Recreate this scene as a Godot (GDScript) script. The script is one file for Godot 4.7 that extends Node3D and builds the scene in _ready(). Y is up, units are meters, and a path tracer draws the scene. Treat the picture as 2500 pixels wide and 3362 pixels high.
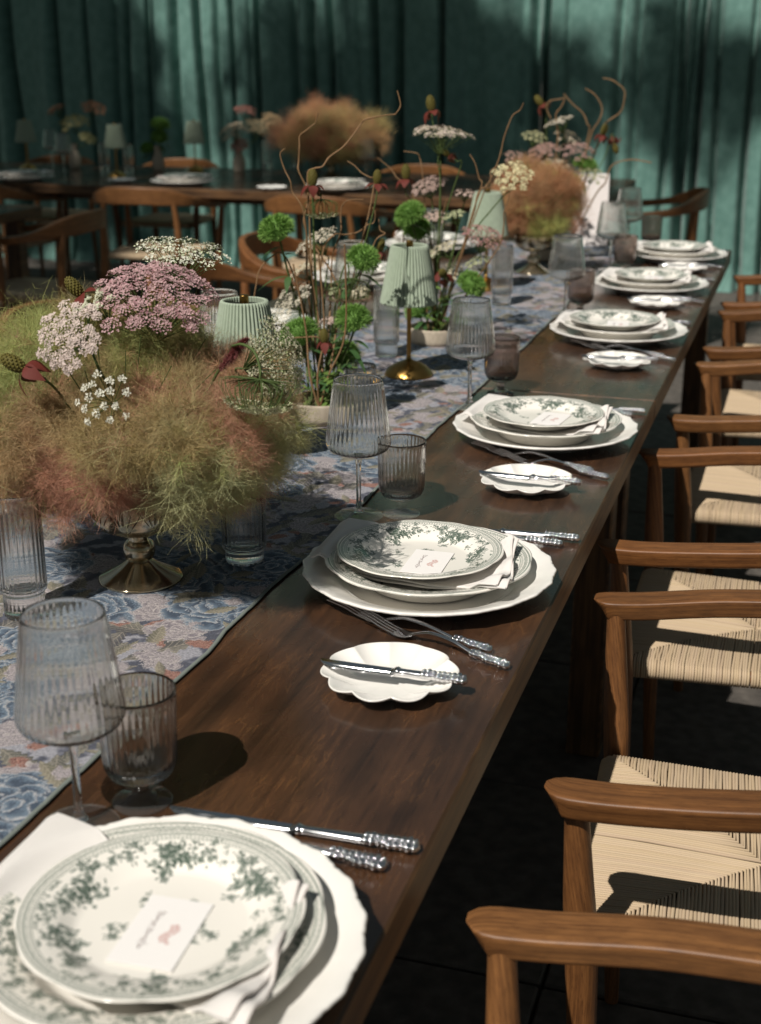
extends Node3D
# A long dark wood table laid for a garden lunch, green drapes behind. Metres, y up; the table runs along -z.

const TOP := 0.75                       # height of the table tops
var rng := RandomNumberGenerator.new()
var M := {}                             # materials by name
var taken := {}                         # names in use

# ---------------------------------------------------------------- mesh building
class Geo:
	var v := PackedVector3Array()
	var n := PackedVector3Array()
	var t := PackedVector2Array()
	var c := PackedColorArray()
	var ix := PackedInt32Array()
	var tint := Color.WHITE

	func tri(a: Vector3, b: Vector3, d: Vector3, ua := Vector2.ZERO, ub := Vector2.ZERO, ud := Vector2.ZERO) -> void:
		var k := v.size()
		var m := (d - a).cross(b - a).normalized()
		v.append(a); v.append(b); v.append(d)
		n.append(m); n.append(m); n.append(m)
		t.append(ua); t.append(ub); t.append(ud)
		c.append(tint); c.append(tint); c.append(tint)
		ix.append(k); ix.append(k + 1); ix.append(k + 2)

	func quad(a: Vector3, b: Vector3, d: Vector3, e: Vector3) -> void:     # clockwise seen from outside
		var w := (b - a).length()
		var h := (e - a).length()
		tri(a, b, d, Vector2(0, 0), Vector2(w, 0), Vector2(w, h))
		tri(a, d, e, Vector2(0, 0), Vector2(w, h), Vector2(0, h))

	func grid(p: PackedVector3Array, rows: int, cols: int, uv: PackedVector2Array, seam := false, flip := false) -> void:
		var k := v.size()
		var acc := PackedVector3Array()
		acc.resize(rows * cols)
		for i in rows - 1:
			for j in cols - 1:
				var a := i * cols + j
				var b := a + 1
				var e := a + cols
				var d := e + 1
				if flip:
					var s := b; b = e; e = s
				var m := (p[d] - p[a]).cross(p[b] - p[e])
				if flip: m = (p[d] - p[a]).cross(p[b] - p[e])
				acc[a] += m; acc[b] += m; acc[d] += m; acc[e] += m
				ix.append(k + a); ix.append(k + b); ix.append(k + d)
				ix.append(k + a); ix.append(k + d); ix.append(k + e)
		if seam:
			for i in rows:
				var s := acc[i * cols] + acc[i * cols + cols - 1]
				acc[i * cols] = s; acc[i * cols + cols - 1] = s
		for i in rows * cols:
			n.append(acc[i].normalized() if acc[i].length_squared() > 1e-20 else Vector3.UP)
			c.append(tint)
		v.append_array(p)
		t.append_array(uv)

	func lathe(prof: PackedVector2Array, segs := 48, ribs := 0, amp := PackedFloat32Array(), style := 0, at := Vector3.ZERO, lift := PackedFloat32Array()) -> void:
		var p := PackedVector3Array()
		var uv := PackedVector2Array()
		var run := 0.0
		for i in prof.size():
			if i: run += prof[i].distance_to(prof[i - 1])
			for j in segs + 1:
				var a := TAU * j / segs
				var r := prof[i].x
				var y := prof[i].y
				if ribs and amp.size():
					var w := 0.0
					if style == 0: w = cos(a * ribs)
					elif style == 1: w = absf(sin(a * ribs * 0.5)) * 2.0 - 1.0
					elif style == 2: w = (1.0 if fposmod(a * ribs / TAU, 1.0) < 0.5 else -1.0)
					elif style == 3: w = pow(absf(sin(a * ribs * 0.5)), 0.6) * 1.3 - 0.7 + 0.25 * cos(a * ribs * 2.0)
					r += w * amp[i]
					if lift.size(): y += w * lift[i]
				p.append(at + Vector3(cos(a) * r, y, sin(a) * r))
				uv.append(Vector2(a / TAU, run))
		grid(p, prof.size(), segs + 1, uv, true)

	func rings(rs: Array, caps := true, v0 := 0.0) -> void:               # closed rings of equal size, in order along the sweep
		var m: int = rs[0].size()
		var p := PackedVector3Array()
		var uv := PackedVector2Array()
		var run := v0
		var mid := Vector3.ZERO
		for i in rs.size():
			var r: PackedVector3Array = rs[i]
			var ce := Vector3.ZERO
			for q in r: ce += q
			ce /= m
			if i: run += ce.distance_to(mid)
			mid = ce
			var u := 0.0
			for j in m + 1:
				var q := r[j % m]
				if j: u += q.distance_to(r[j - 1])
				p.append(q)
				uv.append(Vector2(u, run))
		grid(p, rs.size(), m + 1, uv, true)
		if caps:
			for e in [0, rs.size() - 1]:
				var r: PackedVector3Array = rs[e]
				var ce := Vector3.ZERO
				for q in r: ce += q
				ce /= m
				for j in m:
					var a := r[j]
					var b := r[(j + 1) % m]
					if e == 0: tri(ce, b, a, Vector2(0, 0), Vector2(0.01, 0), Vector2(0, 0.01))
					else: tri(ce, a, b, Vector2(0, 0), Vector2(0.01, 0), Vector2(0, 0.01))

	# a swept bar: rounded-box section w x h at each point, taper narrows its foot; up keeps the section level
	func sweep(pts: PackedVector3Array, ws: PackedFloat32Array, hs: PackedFloat32Array, up := Vector3.UP, m := 8, e := 1.0, taper := 0.0, caps := true, slant := PackedFloat32Array()) -> void:
		var rs := []
		var side := Vector3.ZERO
		for i in pts.size():
			var tg := (pts[mini(i + 1, pts.size() - 1)] - pts[maxi(i - 1, 0)]).normalized()
			var nn: Vector3
			if up != Vector3.ZERO:
				nn = tg.cross(up)
				nn = nn.normalized() if nn.length() > 1e-4 else (side if side != Vector3.ZERO else tg.cross(Vector3.RIGHT).normalized())
			elif i == 0:
				nn = tg.cross(Vector3.UP if absf(tg.y) < 0.9 else Vector3.RIGHT).normalized()
			else:
				nn = (side - tg * side.dot(tg)).normalized()
			side = nn
			var bb := nn.cross(tg)
			var ring := PackedVector3Array()
			for j in m:
				var a := TAU * (j + 0.5) / m
				var ca := cos(a)
				var sa := sin(a)
				var x := signf(ca) * pow(absf(ca), e)
				var y := signf(sa) * pow(absf(sa), e)
				var low := 0.5 - 0.5 * y * signf(bb.y + 1e-9)
				var q := pts[i] + nn * (x * ws[mini(i, ws.size() - 1)] * 0.5 * (1.0 - taper * low)) + bb * (y * hs[mini(i, hs.size() - 1)] * 0.5)
				if i < slant.size(): q += tg * slant[i] * low
				ring.append(q)
			rs.append(ring)
		rings(rs, caps)

	func tube(pts: PackedVector3Array, rad: PackedFloat32Array, m := 6, caps := true) -> void:
		var d := PackedFloat32Array()
		for r in rad: d.append(r * 2.0)
		sweep(pts, d, d, Vector3.ZERO, m, 1.0, 0.0, caps)

	func ball(ce: Vector3, r: Vector3, seg := 8, rows := 6, b := Basis()) -> void:
		var p := PackedVector3Array()
		var uv := PackedVector2Array()
		for i in rows + 1:
			var f := -PI / 2 + PI * i / rows
			for j in seg + 1:
				var a := TAU * j / seg
				p.append(ce + b * Vector3(cos(a) * cos(f) * r.x, sin(f) * r.y, sin(a) * cos(f) * r.z))
				uv.append(Vector2(float(j) / seg, float(i) / rows))
		grid(p, rows + 1, seg + 1, uv, true)

	# box with chamfered edges
	func box(ce: Vector3, s: Vector3, bev := 0.003, b := Basis()) -> void:
		var h := s * 0.5
		bev = minf(bev, minf(h.x, minf(h.y, h.z)) * 0.9)
		var ax := [Vector3(1, 0, 0), Vector3(0, 1, 0), Vector3(0, 0, 1)]
		for k in 3:
			for sg: float in [-1.0, 1.0]:
				var a: Vector3 = ax[k]
				var u: Vector3 = ax[(k + 1) % 3]
				var w: Vector3 = ax[(k + 2) % 3]
				var du: float = h.dot(u) - bev
				var dw: float = h.dot(w) - bev
				var o := a * (h.dot(a) * sg)
				var q := [o - u * du - w * dw, o + u * du - w * dw, o + u * du + w * dw, o - u * du + w * dw]
				if sg > 0: q.reverse()
				quad(ce + b * q[0], ce + b * q[1], ce + b * q[2], ce + b * q[3])
		if bev <= 0.0: return
		for k in 3:                                                       # twelve edges
			var a: Vector3 = ax[k]
			var u: Vector3 = ax[(k + 1) % 3]
			var w: Vector3 = ax[(k + 2) % 3]
			for su: float in [-1.0, 1.0]:
				for sw: float in [-1.0, 1.0]:
					var la: float = h.dot(a) - bev
					var pu := u * (h.dot(u) * su) + w * ((h.dot(w) - bev) * sw)
					var pw := u * ((h.dot(u) - bev) * su) + w * (h.dot(w) * sw)
					var q := [pu - a * la, pu + a * la, pw + a * la, pw - a * la]
					if su * sw < 0: q.reverse()
					quad(ce + b * q[0], ce + b * q[1], ce + b * q[2], ce + b * q[3])
		for sx: float in [-1.0, 1.0]:
			for sy: float in [-1.0, 1.0]:
				for sz: float in [-1.0, 1.0]:
					var q := [Vector3(h.x * sx, (h.y - bev) * sy, (h.z - bev) * sz), Vector3((h.x - bev) * sx, h.y * sy, (h.z - bev) * sz), Vector3((h.x - bev) * sx, (h.y - bev) * sy, h.z * sz)]
					if sx * sy * sz > 0: q.reverse()
					tri(ce + b * q[0], ce + b * q[1], ce + b * q[2])

	func mesh() -> ArrayMesh:
		var a := []
		a.resize(Mesh.ARRAY_MAX)
		a[Mesh.ARRAY_VERTEX] = v
		a[Mesh.ARRAY_NORMAL] = n
		a[Mesh.ARRAY_TEX_UV] = t
		a[Mesh.ARRAY_COLOR] = c
		a[Mesh.ARRAY_INDEX] = ix
		var m := ArrayMesh.new()
		m.add_surface_from_arrays(Mesh.PRIMITIVE_TRIANGLES, a)
		return m


func numbered(called: String) -> String:
	var k: int = taken.get(called, 0)
	taken[called] = k + 1
	return called if k == 0 else "%s_%03d" % [called, k]

func part(called: String, g: Variant, mat: Material, parent: Node) -> MeshInstance3D:
	var o := MeshInstance3D.new()
	var k := 0
	var nm := called
	while parent.has_node(NodePath(nm)):
		k += 1
		nm = "%s_%03d" % [called, k]
	o.name = nm
	o.mesh = g.mesh() if g is Geo else g
	o.material_override = mat
	parent.add_child(o)
	return o

func tag(o: Node, label: String, category: String, group := "") -> Node:
	if label: o.set_meta("label", label)
	if category: o.set_meta("category", category)
	if group: o.set_meta("group", group)
	return o

func thing(called: String, label: String, category: String, at := Vector3.ZERO, turn := 0.0, group := "") -> Node3D:
	var o := Node3D.new()
	o.name = numbered(called)
	add_child(o)
	o.position = at
	o.rotation.y = turn
	tag(o, label, category, group)
	return o

func single(called: String, g: Variant, mat: Material, label: String, category: String, at := Vector3.ZERO, turn := 0.0, group := "") -> MeshInstance3D:
	var o := part(numbered(called), g, mat, self)
	o.position = at
	o.rotation.y = turn
	tag(o, label, category, group)
	return o

func structure(called: String, g: Variant, mat: Material) -> MeshInstance3D:
	var o := part(numbered(called), g, mat, self)
	o.set_meta("kind", "structure")
	return o

func dup(src: Node3D, label: String, at: Vector3, turn := 0.0) -> Node3D:
	var o: Node3D = src.duplicate()
	o.name = numbered(String(src.name).rstrip("0123456789").rstrip("_"))
	add_child(o)
	o.position = at
	o.rotation.y = turn
	o.set_meta("label", label)
	return o

func scatter(called: String, m: Mesh, mat: Material, where: Array, tints: PackedColorArray, parent: Node) -> MultiMeshInstance3D:
	var mm := MultiMesh.new()
	mm.transform_format = MultiMesh.TRANSFORM_3D
	mm.use_colors = true
	mm.mesh = m
	mm.instance_count = where.size()
	for i in where.size():
		mm.set_instance_transform(i, where[i])
		mm.set_instance_color(i, tints[i])
	var o := MultiMeshInstance3D.new()
	o.multimesh = mm
	o.name = called
	o.material_override = mat
	o.set_meta("kind", "stuff")
	parent.add_child(o, true)
	return o

func spline(ctrl: Array, steps := 6) -> PackedVector3Array:
	var out := PackedVector3Array()
	for i in ctrl.size() - 1:
		var p0: Vector3 = ctrl[maxi(i - 1, 0)]
		var p1: Vector3 = ctrl[i]
		var p2: Vector3 = ctrl[i + 1]
		var p3: Vector3 = ctrl[mini(i + 2, ctrl.size() - 1)]
		for s in steps:
			out.append(p1.cubic_interpolate(p2, p0, p3, float(s) / steps))
	out.append(ctrl[-1])
	return out

func ramp(a: float, b: float, n: int) -> PackedFloat32Array:
	var o := PackedFloat32Array()
	for i in n: o.append(lerpf(a, b, float(i) / maxf(1, n - 1)))
	return o

func rnd(a: float, b: float) -> float: return rng.randf_range(a, b)

func ball_dir() -> Vector3:
	var y := rnd(-1, 1)
	var a := rnd(0, TAU)
	var r := sqrt(1 - y * y)
	return Vector3(cos(a) * r, y, sin(a) * r)

func frame(dir: Vector3) -> Basis:                                      # a basis whose y points along dir
	var y := dir.normalized()
	var x := y.cross(Vector3.BACK if absf(y.z) < 0.9 else Vector3.RIGHT).normalized()
	return Basis(x, y, x.cross(y))

# ---------------------------------------------------------------- textures and materials
func noise_bytes(w: int, h: int, f: float, sd: int, oct := 4, sx := 1, sy := 1) -> PackedByteArray:
	var nz := FastNoiseLite.new()
	nz.seed = sd
	nz.frequency = f
	nz.fractal_octaves = oct
	nz.noise_type = FastNoiseLite.TYPE_SIMPLEX_SMOOTH
	var im := nz.get_seamless_image(maxi(8, w / sx), maxi(8, h / sy))
	im.convert(Image.FORMAT_L8)
	if sx > 1 or sy > 1: im.resize(w, h, Image.INTERPOLATE_CUBIC)
	return im.get_data()

func tex(w: int, h: int, rgb: PackedByteArray) -> ImageTexture:
	return ImageTexture.create_from_image(Image.create_from_data(w, h, false, Image.FORMAT_RGB8, rgb))

# wood: grain along v; dark and light sRGB colours, pores, blotches
func wood_tex(sd: int, dark: Color, light: Color, pore: float, blotch: float, size := 1024, scuffs := 0, rings := 0.09) -> ImageTexture:
	var a := noise_bytes(size, size, 0.02, sd, 4, 1, 16)
	var b := noise_bytes(size, size, 0.06, sd + 1, 3, 1, 24)
	var d := noise_bytes(size, size, 0.006, sd + 2, 4)
	var e := noise_bytes(size, size, 0.11, sd + 3, 2, 1, 8)
	var o := PackedByteArray()
	o.resize(size * size * 3)
	for i in size * size:
		var k := a[i] / 255.0 * 0.55 + b[i] / 255.0 * 0.3 + (d[i] / 255.0 - 0.5) * blotch + 0.08
		var ring := sin(a[i] / 255.0 * 34.0) * rings
		k = clampf(k + ring, 0, 1)
		if e[i] > 176: k -= pore * (e[i] - 176) / 60.0
		var cc := dark.lerp(light, clampf(k, 0, 1))
		o[i * 3] = int(cc.r * 255); o[i * 3 + 1] = int(cc.g * 255); o[i * 3 + 2] = int(cc.b * 255)
	var r := RandomNumberGenerator.new()
	r.seed = sd
	for k in scuffs:                                                       # short worn scratches where the stain has gone
		var x := r.randf() * size
		var y := r.randf() * size
		if d[posmod(int(y), size) * size + posmod(int(x), size)] < 120: continue
		var dr := PI / 2 + r.randfn() * 0.35
		var s := r.randf_range(0.1, 0.4)
		for q in int(r.randf_range(5, 26)):
			x += cos(dr); y += sin(dr); dr += r.randfn() * 0.06
			var i := (posmod(int(y), size) * size + posmod(int(x), size)) * 3
			o[i] = int(lerpf(o[i], 150, s)); o[i + 1] = int(lerpf(o[i + 1], 104, s)); o[i + 2] = int(lerpf(o[i + 2], 58, s))
	return tex(size, size, o)

func speckle_tex(sd: int, a: Color, b: Color, f: float, size := 512, oct := 4, sx := 1, sy := 1) -> ImageTexture:
	var d := noise_bytes(size, size, f, sd, oct, sx, sy)
	var o := PackedByteArray()
	o.resize(size * size * 3)
	for i in size * size:
		var cc := a.lerp(b, d[i] / 255.0)
		o[i * 3] = int(cc.r * 255); o[i * 3 + 1] = int(cc.g * 255); o[i * 3 + 2] = int(cc.b * 255)
	return tex(size, size, o)

func height_tex(sd: int, f: float, size := 512, sx := 1, sy := 1, oct := 4) -> ImageTexture:
	var d := noise_bytes(size, size, f, sd, oct, sx, sy)
	return ImageTexture.create_from_image(Image.create_from_data(size, size, false, Image.FORMAT_L8, d))

# a cloth weave as relief
func weave_tex(size := 256, threads := 32) -> ImageTexture:
	var o := PackedByteArray()
	o.resize(size * size)
	for y in size:
		for x in size:
			var u := float(x) / size * threads
			var w := float(y) / size * threads
			var over := (int(u) + int(w)) % 2
			var k := sin(fposmod(u, 1.0) * PI) if over else sin(fposmod(w, 1.0) * PI)
			o[y * size + x] = int(60 + 190 * k)
	return ImageTexture.create_from_image(Image.create_from_data(size, size, false, Image.FORMAT_L8, o))

func mat(called: String, col: Color, rough := 0.8, metal := 0.0) -> StandardMaterial3D:
	var m := StandardMaterial3D.new()
	m.resource_name = called
	m.albedo_color = col
	m.roughness = rough
	m.metallic = metal
	M[called] = m
	return m

func glass(called: String, col: Color, haze := 0.01) -> StandardMaterial3D:
	var m := mat(called, Color(col.r, col.g, col.b, haze), 0.015)
	m.transparency = BaseMaterial3D.TRANSPARENCY_ALPHA
	m.refraction_enabled = true
	m.refraction_scale = 0.05
	return m

func lin(r: float, g: float, b: float) -> Color: return Color(r, g, b).linear_to_srgb()

# transferware: green flowers and scrolls printed on cream glaze, drawn round the middle of the plate
func plate_tex(sd: int, size: int, wide: bool) -> ImageTexture:
	var r := RandomNumberGenerator.new()
	r.seed = sd
	var ink := PackedFloat32Array()
	ink.resize(size * size)
	var h := size / 2.0
	var stamp := func(x: float, y: float, rx: float, ry: float, a: float, k: float, hollow: float) -> void:
		var m := maxf(rx, ry) + 1.0
		for py in range(maxi(0, int(y - m)), mini(size, int(y + m) + 1)):
			for px in range(maxi(0, int(x - m)), mini(size, int(x + m) + 1)):
				var dx := px - x
				var dy := py - y
				var u := (dx * cos(a) + dy * sin(a)) / rx
				var w := (dy * cos(a) - dx * sin(a)) / ry
				var q := sqrt(u * u + w * w)
				if q < 1.0:
					var s := k * clampf((1.0 - q) * 4.0, 0.0, 1.0) * (1.0 if q > hollow else 0.35)
					ink[py * size + px] = minf(1.0, maxf(ink[py * size + px], s) + s * 0.15)
	var flower := func(x: float, y: float, s: float) -> void:
		var a0 := r.randf() * TAU
		for p in 6:
			var a := a0 + TAU * p / 6
			stamp.call(x + cos(a) * s * 0.62, y + sin(a) * s * 0.62, s * 0.5, s * 0.4, a, 0.8, 0.55)
		stamp.call(x, y, s * 0.35, s * 0.35, 0.0, 1.0, 0.3)
	var spray := func(x: float, y: float, s: float, many: int) -> void:
		for f in many:
			var fx: float = x + r.randfn() * s * 1.5
			var fy: float = y + r.randfn() * s * 1.1
			for l in 5:
				var a := r.randf() * TAU
				var d: float = s * r.randf_range(0.7, 1.5)
				stamp.call(fx + cos(a) * d, fy + sin(a) * d, s * r.randf_range(0.3, 0.55), s * r.randf_range(0.14, 0.24), a + r.randf_range(-0.7, 0.7), r.randf_range(0.55, 0.95), 0.0)
			flower.call(fx, fy, s * r.randf_range(0.45, 0.8))
	var un := size / 830.0
	for k in 6:                                                           # big sprays round the rim, thinning to both sides
		for e in 7:
			var a := TAU * (k + (e - 3) * 0.135 + r.randf_range(-0.03, 0.03)) / 6
			var d := h * (0.70 + 0.028 * absf(e - 3.0) + r.randf_range(-0.03, 0.03))
			spray.call(h + cos(a) * d, h + sin(a) * d, (21 - 2.2 * absf(e - 3.0)) * un, 7 if absf(e - 3.0) < 2.0 else 3)
		spray.call(h + cos(TAU * (k + 0.5) / 6) * h * 0.8, h + sin(TAU * (k + 0.5) / 6) * h * 0.8, 10 * un, 2)
	for k in 5:                                                           # sprigs in the well
		var a := TAU * k / 5 + 0.7
		spray.call(h + cos(a) * h * 0.33, h + sin(a) * h * 0.33, (15 if k % 2 else 11) * un, 6)
	for k in 180:                                                         # scroll border
		var a := TAU * k / 180
		stamp.call(h + cos(a) * h * 0.94, h + sin(a) * h * 0.94, 9 * un, 7 * un, a + k, 0.6, 0.55)
		stamp.call(h + cos(a + 0.02) * h * 0.905, h + sin(a + 0.02) * h * 0.905, 6 * un, 4 * un, a, 0.55, 0.2)
	for k in 60:                                                          # little leaves behind the border
		var a := r.randf() * TAU
		stamp.call(h + cos(a) * h * 0.86, h + sin(a) * h * 0.86, 12 * un, 5 * un, a + r.randf_range(0.6, 2.4), 0.6, 0.0)
	var nz := noise_bytes(size, size, 0.05, sd + 5, 3)
	var o := PackedByteArray()
	o.resize(size * size * 3)
	var cream := Color(0.93, 0.915, 0.885)
	var green := Color(0.225, 0.29, 0.25)
	for y in size:
		for x in size:
			var i := y * size + x
			var d := Vector2(x - h, y - h).length() / h
			var k := ink[i]
			if absf(d - 0.975) < 0.008 or absf(d - 0.885) < 0.004: k = maxf(k, 0.55)
			k *= 0.62 + 0.5 * nz[i] / 255.0
			var cc := cream.lerp(green, clampf(k, 0, 0.92))
			o[i * 3] = int(cc.r * 255); o[i * 3 + 1] = int(cc.g * 255); o[i * 3 + 2] = int(cc.b * 255)
	return tex(size, size, o)

# the runner's print: slate-blue roses with pale petal edges, olive leaves, rust sprigs on a grey-lilac ground
func runner_tex(w: int, h: int) -> ImageTexture:
	var r := RandomNumberGenerator.new()
	r.seed = 77
	var o := PackedByteArray()
	o.resize(w * h * 3)
	var nz := noise_bytes(w, h, 0.012, 5, 3)
	var fine := noise_bytes(w, h, 0.15, 6, 3)
	for i in w * h:
		var cc := Color(0.30, 0.31, 0.36).lerp(Color(0.57, 0.57, 0.60), smoothstep(0.38, 0.6, nz[i] / 255.0))
		o[i * 3] = int(cc.r * 255); o[i * 3 + 1] = int(cc.g * 255); o[i * 3 + 2] = int(cc.b * 255)
	var put := func(px: int, py: int, cc: Color, k: float) -> void:
		var i := (posmod(py, h) * w + posmod(px, w)) * 3
		o[i] = int(lerpf(o[i], cc.r * 255, k)); o[i + 1] = int(lerpf(o[i + 1], cc.g * 255, k)); o[i + 2] = int(lerpf(o[i + 2], cc.b * 255, k))
	var leaf := func(x: float, y: float, a: float, l: float, wd: float, base: Color, tip: Color) -> void:
		for py in range(int(y - l), int(y + l) + 1):
			for px in range(int(x - l), int(x + l) + 1):
				var u := ((px - x) * cos(a) + (py - y) * sin(a)) / l
				var q := ((py - y) * cos(a) - (px - x) * sin(a)) / wd
				if absf(u) > 1.0: continue
				var edge := (1.0 - u * u) * (0.86 + 0.14 * sin(u * 26.0 + absf(q) * 3.0))
				if absf(q) > edge: continue
				var s := absf(fposmod(absf(q) * 2.2 - u * 5.0, 1.0) - 0.5)
				var cc := base.lerp(tip, clampf(0.5 + 0.5 * q, 0, 1))
				if s < 0.1 or absf(q) < 0.05: cc = cc.lerp(Color(0.66, 0.62, 0.56), 0.55)
				put.call(px, py, cc, 0.95)
	var rose := func(x: float, y: float, rad: float, deep: Color, midc: Color, pale: Color) -> void:
		var ph := [r.randf() * TAU, r.randf() * TAU, r.randf() * TAU, r.randf() * TAU, r.randf() * TAU]
		var sq := r.randf_range(0.75, 1.0)
		var tl := r.randf() * TAU
		for py in range(int(y - rad * 1.2), int(y + rad * 1.2)):
			for px in range(int(x - rad * 1.2), int(x + rad * 1.2)):
				var wv: int = nz[posmod(py, h) * w + posmod(px, w)]
				var wf: int = fine[posmod(py, h) * w + posmod(px, w)]
				var dx := px - x + (wv - 128) * 0.16 + (wf - 128) * 0.05
				var dy := py - y + (wv - 128) * 0.12 - (wf - 128) * 0.05
				var ux := dx * cos(tl) + dy * sin(tl)
				var uy := (dy * cos(tl) - dx * sin(tl)) / sq
				var q := sqrt(ux * ux + uy * uy) / rad
				if q > 1.15: continue
				var a := atan2(uy, ux)
				var hit := -1
				var inside := 0.0
				for k in 5:                                                # inner ring first
					var count: int = [3, 4, 5, 6, 7][k]
					var lobe := absf(sin((a + ph[k]) * count * 0.5))
					var lim: float = (0.2 + 0.2 * k) * (0.72 + 0.32 * pow(lobe, 0.5))
					if q < lim:
						hit = k
						inside = (lim - q) / (0.2 * (0.72 + 0.32))
						break
				if hit < 0: continue
				var cc := pale.lerp(midc, smoothstep(0.06, 0.34, inside + (wf - 128) * 0.0012)).lerp(deep, smoothstep(0.35, 1.0, inside) * 0.8)
				if inside < 0.04: cc = cc.lerp(deep, 0.6)
				put.call(px, py, cc, 0.62 + 0.38 * smoothstep(1.1, 0.85, q))
	var slate := [Color(0.22, 0.262, 0.325), Color(0.39, 0.452, 0.515), Color(0.70, 0.695, 0.70)]
	var blush := [Color(0.45, 0.43, 0.46), Color(0.60, 0.57, 0.58), Color(0.74, 0.715, 0.70)]
	var rust := [Color(0.38, 0.26, 0.25), Color(0.56, 0.41, 0.37), Color(0.69, 0.58, 0.53)]
	for k in 90:
		leaf.call(r.randf() * w, r.randf() * h, r.randf() * TAU, r.randf_range(45, 95), r.randf_range(16, 32), Color(0.30, 0.305, 0.285).lerp(Color(0.24, 0.24, 0.28), r.randf()), Color(0.50, 0.485, 0.44))
	for k in 44:
		rose.call(r.randf() * w, r.randf() * h, r.randf_range(12, 30), rust[0], rust[1], rust[2])
	for k in 24:
		rose.call(r.randf() * w, r.randf() * h, r.randf_range(45, 75), blush[0], blush[1], blush[2])
	for k in 22:
		rose.call(r.randf() * w, r.randf() * h, r.randf_range(80, 145), slate[0], slate[1], slate[2])
	for k in 60:
		leaf.call(r.randf() * w, r.randf() * h, r.randf() * TAU, r.randf_range(30, 70), r.randf_range(10, 22), Color(0.33, 0.33, 0.29), Color(0.58, 0.55, 0.48))
	for k in 30:
		rose.call(r.randf() * w, r.randf() * h, r.randf_range(14, 40), blush[0], blush[1], blush[2])
	for i in w * h:
		var s := 0.79 + 0.42 * fine[i] / 255.0
		for k in 3: o[i * 3 + k] = mini(255, int(o[i * 3 + k] * s))
	return tex(w, h, o)

# a place card: a pen-written line and a small red sprig on laid paper
func card_tex() -> ImageTexture:
	var w := 192
	var h := 320
	var im := Image.create(w, h, false, Image.FORMAT_RGB8)
	im.fill(Color(0.93, 0.92, 0.91))
	var r := RandomNumberGenerator.new()
	r.seed = 11
	for k in 5000:
		im.set_pixel(r.randi() % w, r.randi() % h, Color(0.9, 0.89, 0.88))
	for s in 1500:                                                         # handwriting along the card's long side
		var f := s / 1500.0
		var y := 70.0 + f * 180.0 + sin(f * 150.0) * 4.0
		var x := 62.0 + sin(f * 118.0) * (5.0 + 4.0 * sin(f * 17.0)) + (9.0 * sin(f * 60.0) if fposmod(f * 7.0, 1.0) < 0.22 else 0.0)
		if f > 0.42 and f < 0.46: continue
		for e in 2: im.set_pixel(int(x) + e, int(y), Color(0.42, 0.34, 0.33))
	for s in 900:
		var f := s / 900.0
		var y := 120.0 + f * 90.0
		var x := 122.0 + sin(f * 7.0) * 9.0
		im.set_pixel(int(x), int(y), Color(0.66, 0.44, 0.42))
		if s % 60 == 0:
			for a in 14:
				for b in 9:
					if Vector2(a - 7, (b - 4.5) * 1.5).length() < 6.5: im.set_pixel(clampi(int(x) + a - 7 + (8 if s % 120 == 0 else -8), 0, w - 1), int(y) + b, Color(0.76, 0.56, 0.53))
	return ImageTexture.create_from_image(im)

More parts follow.
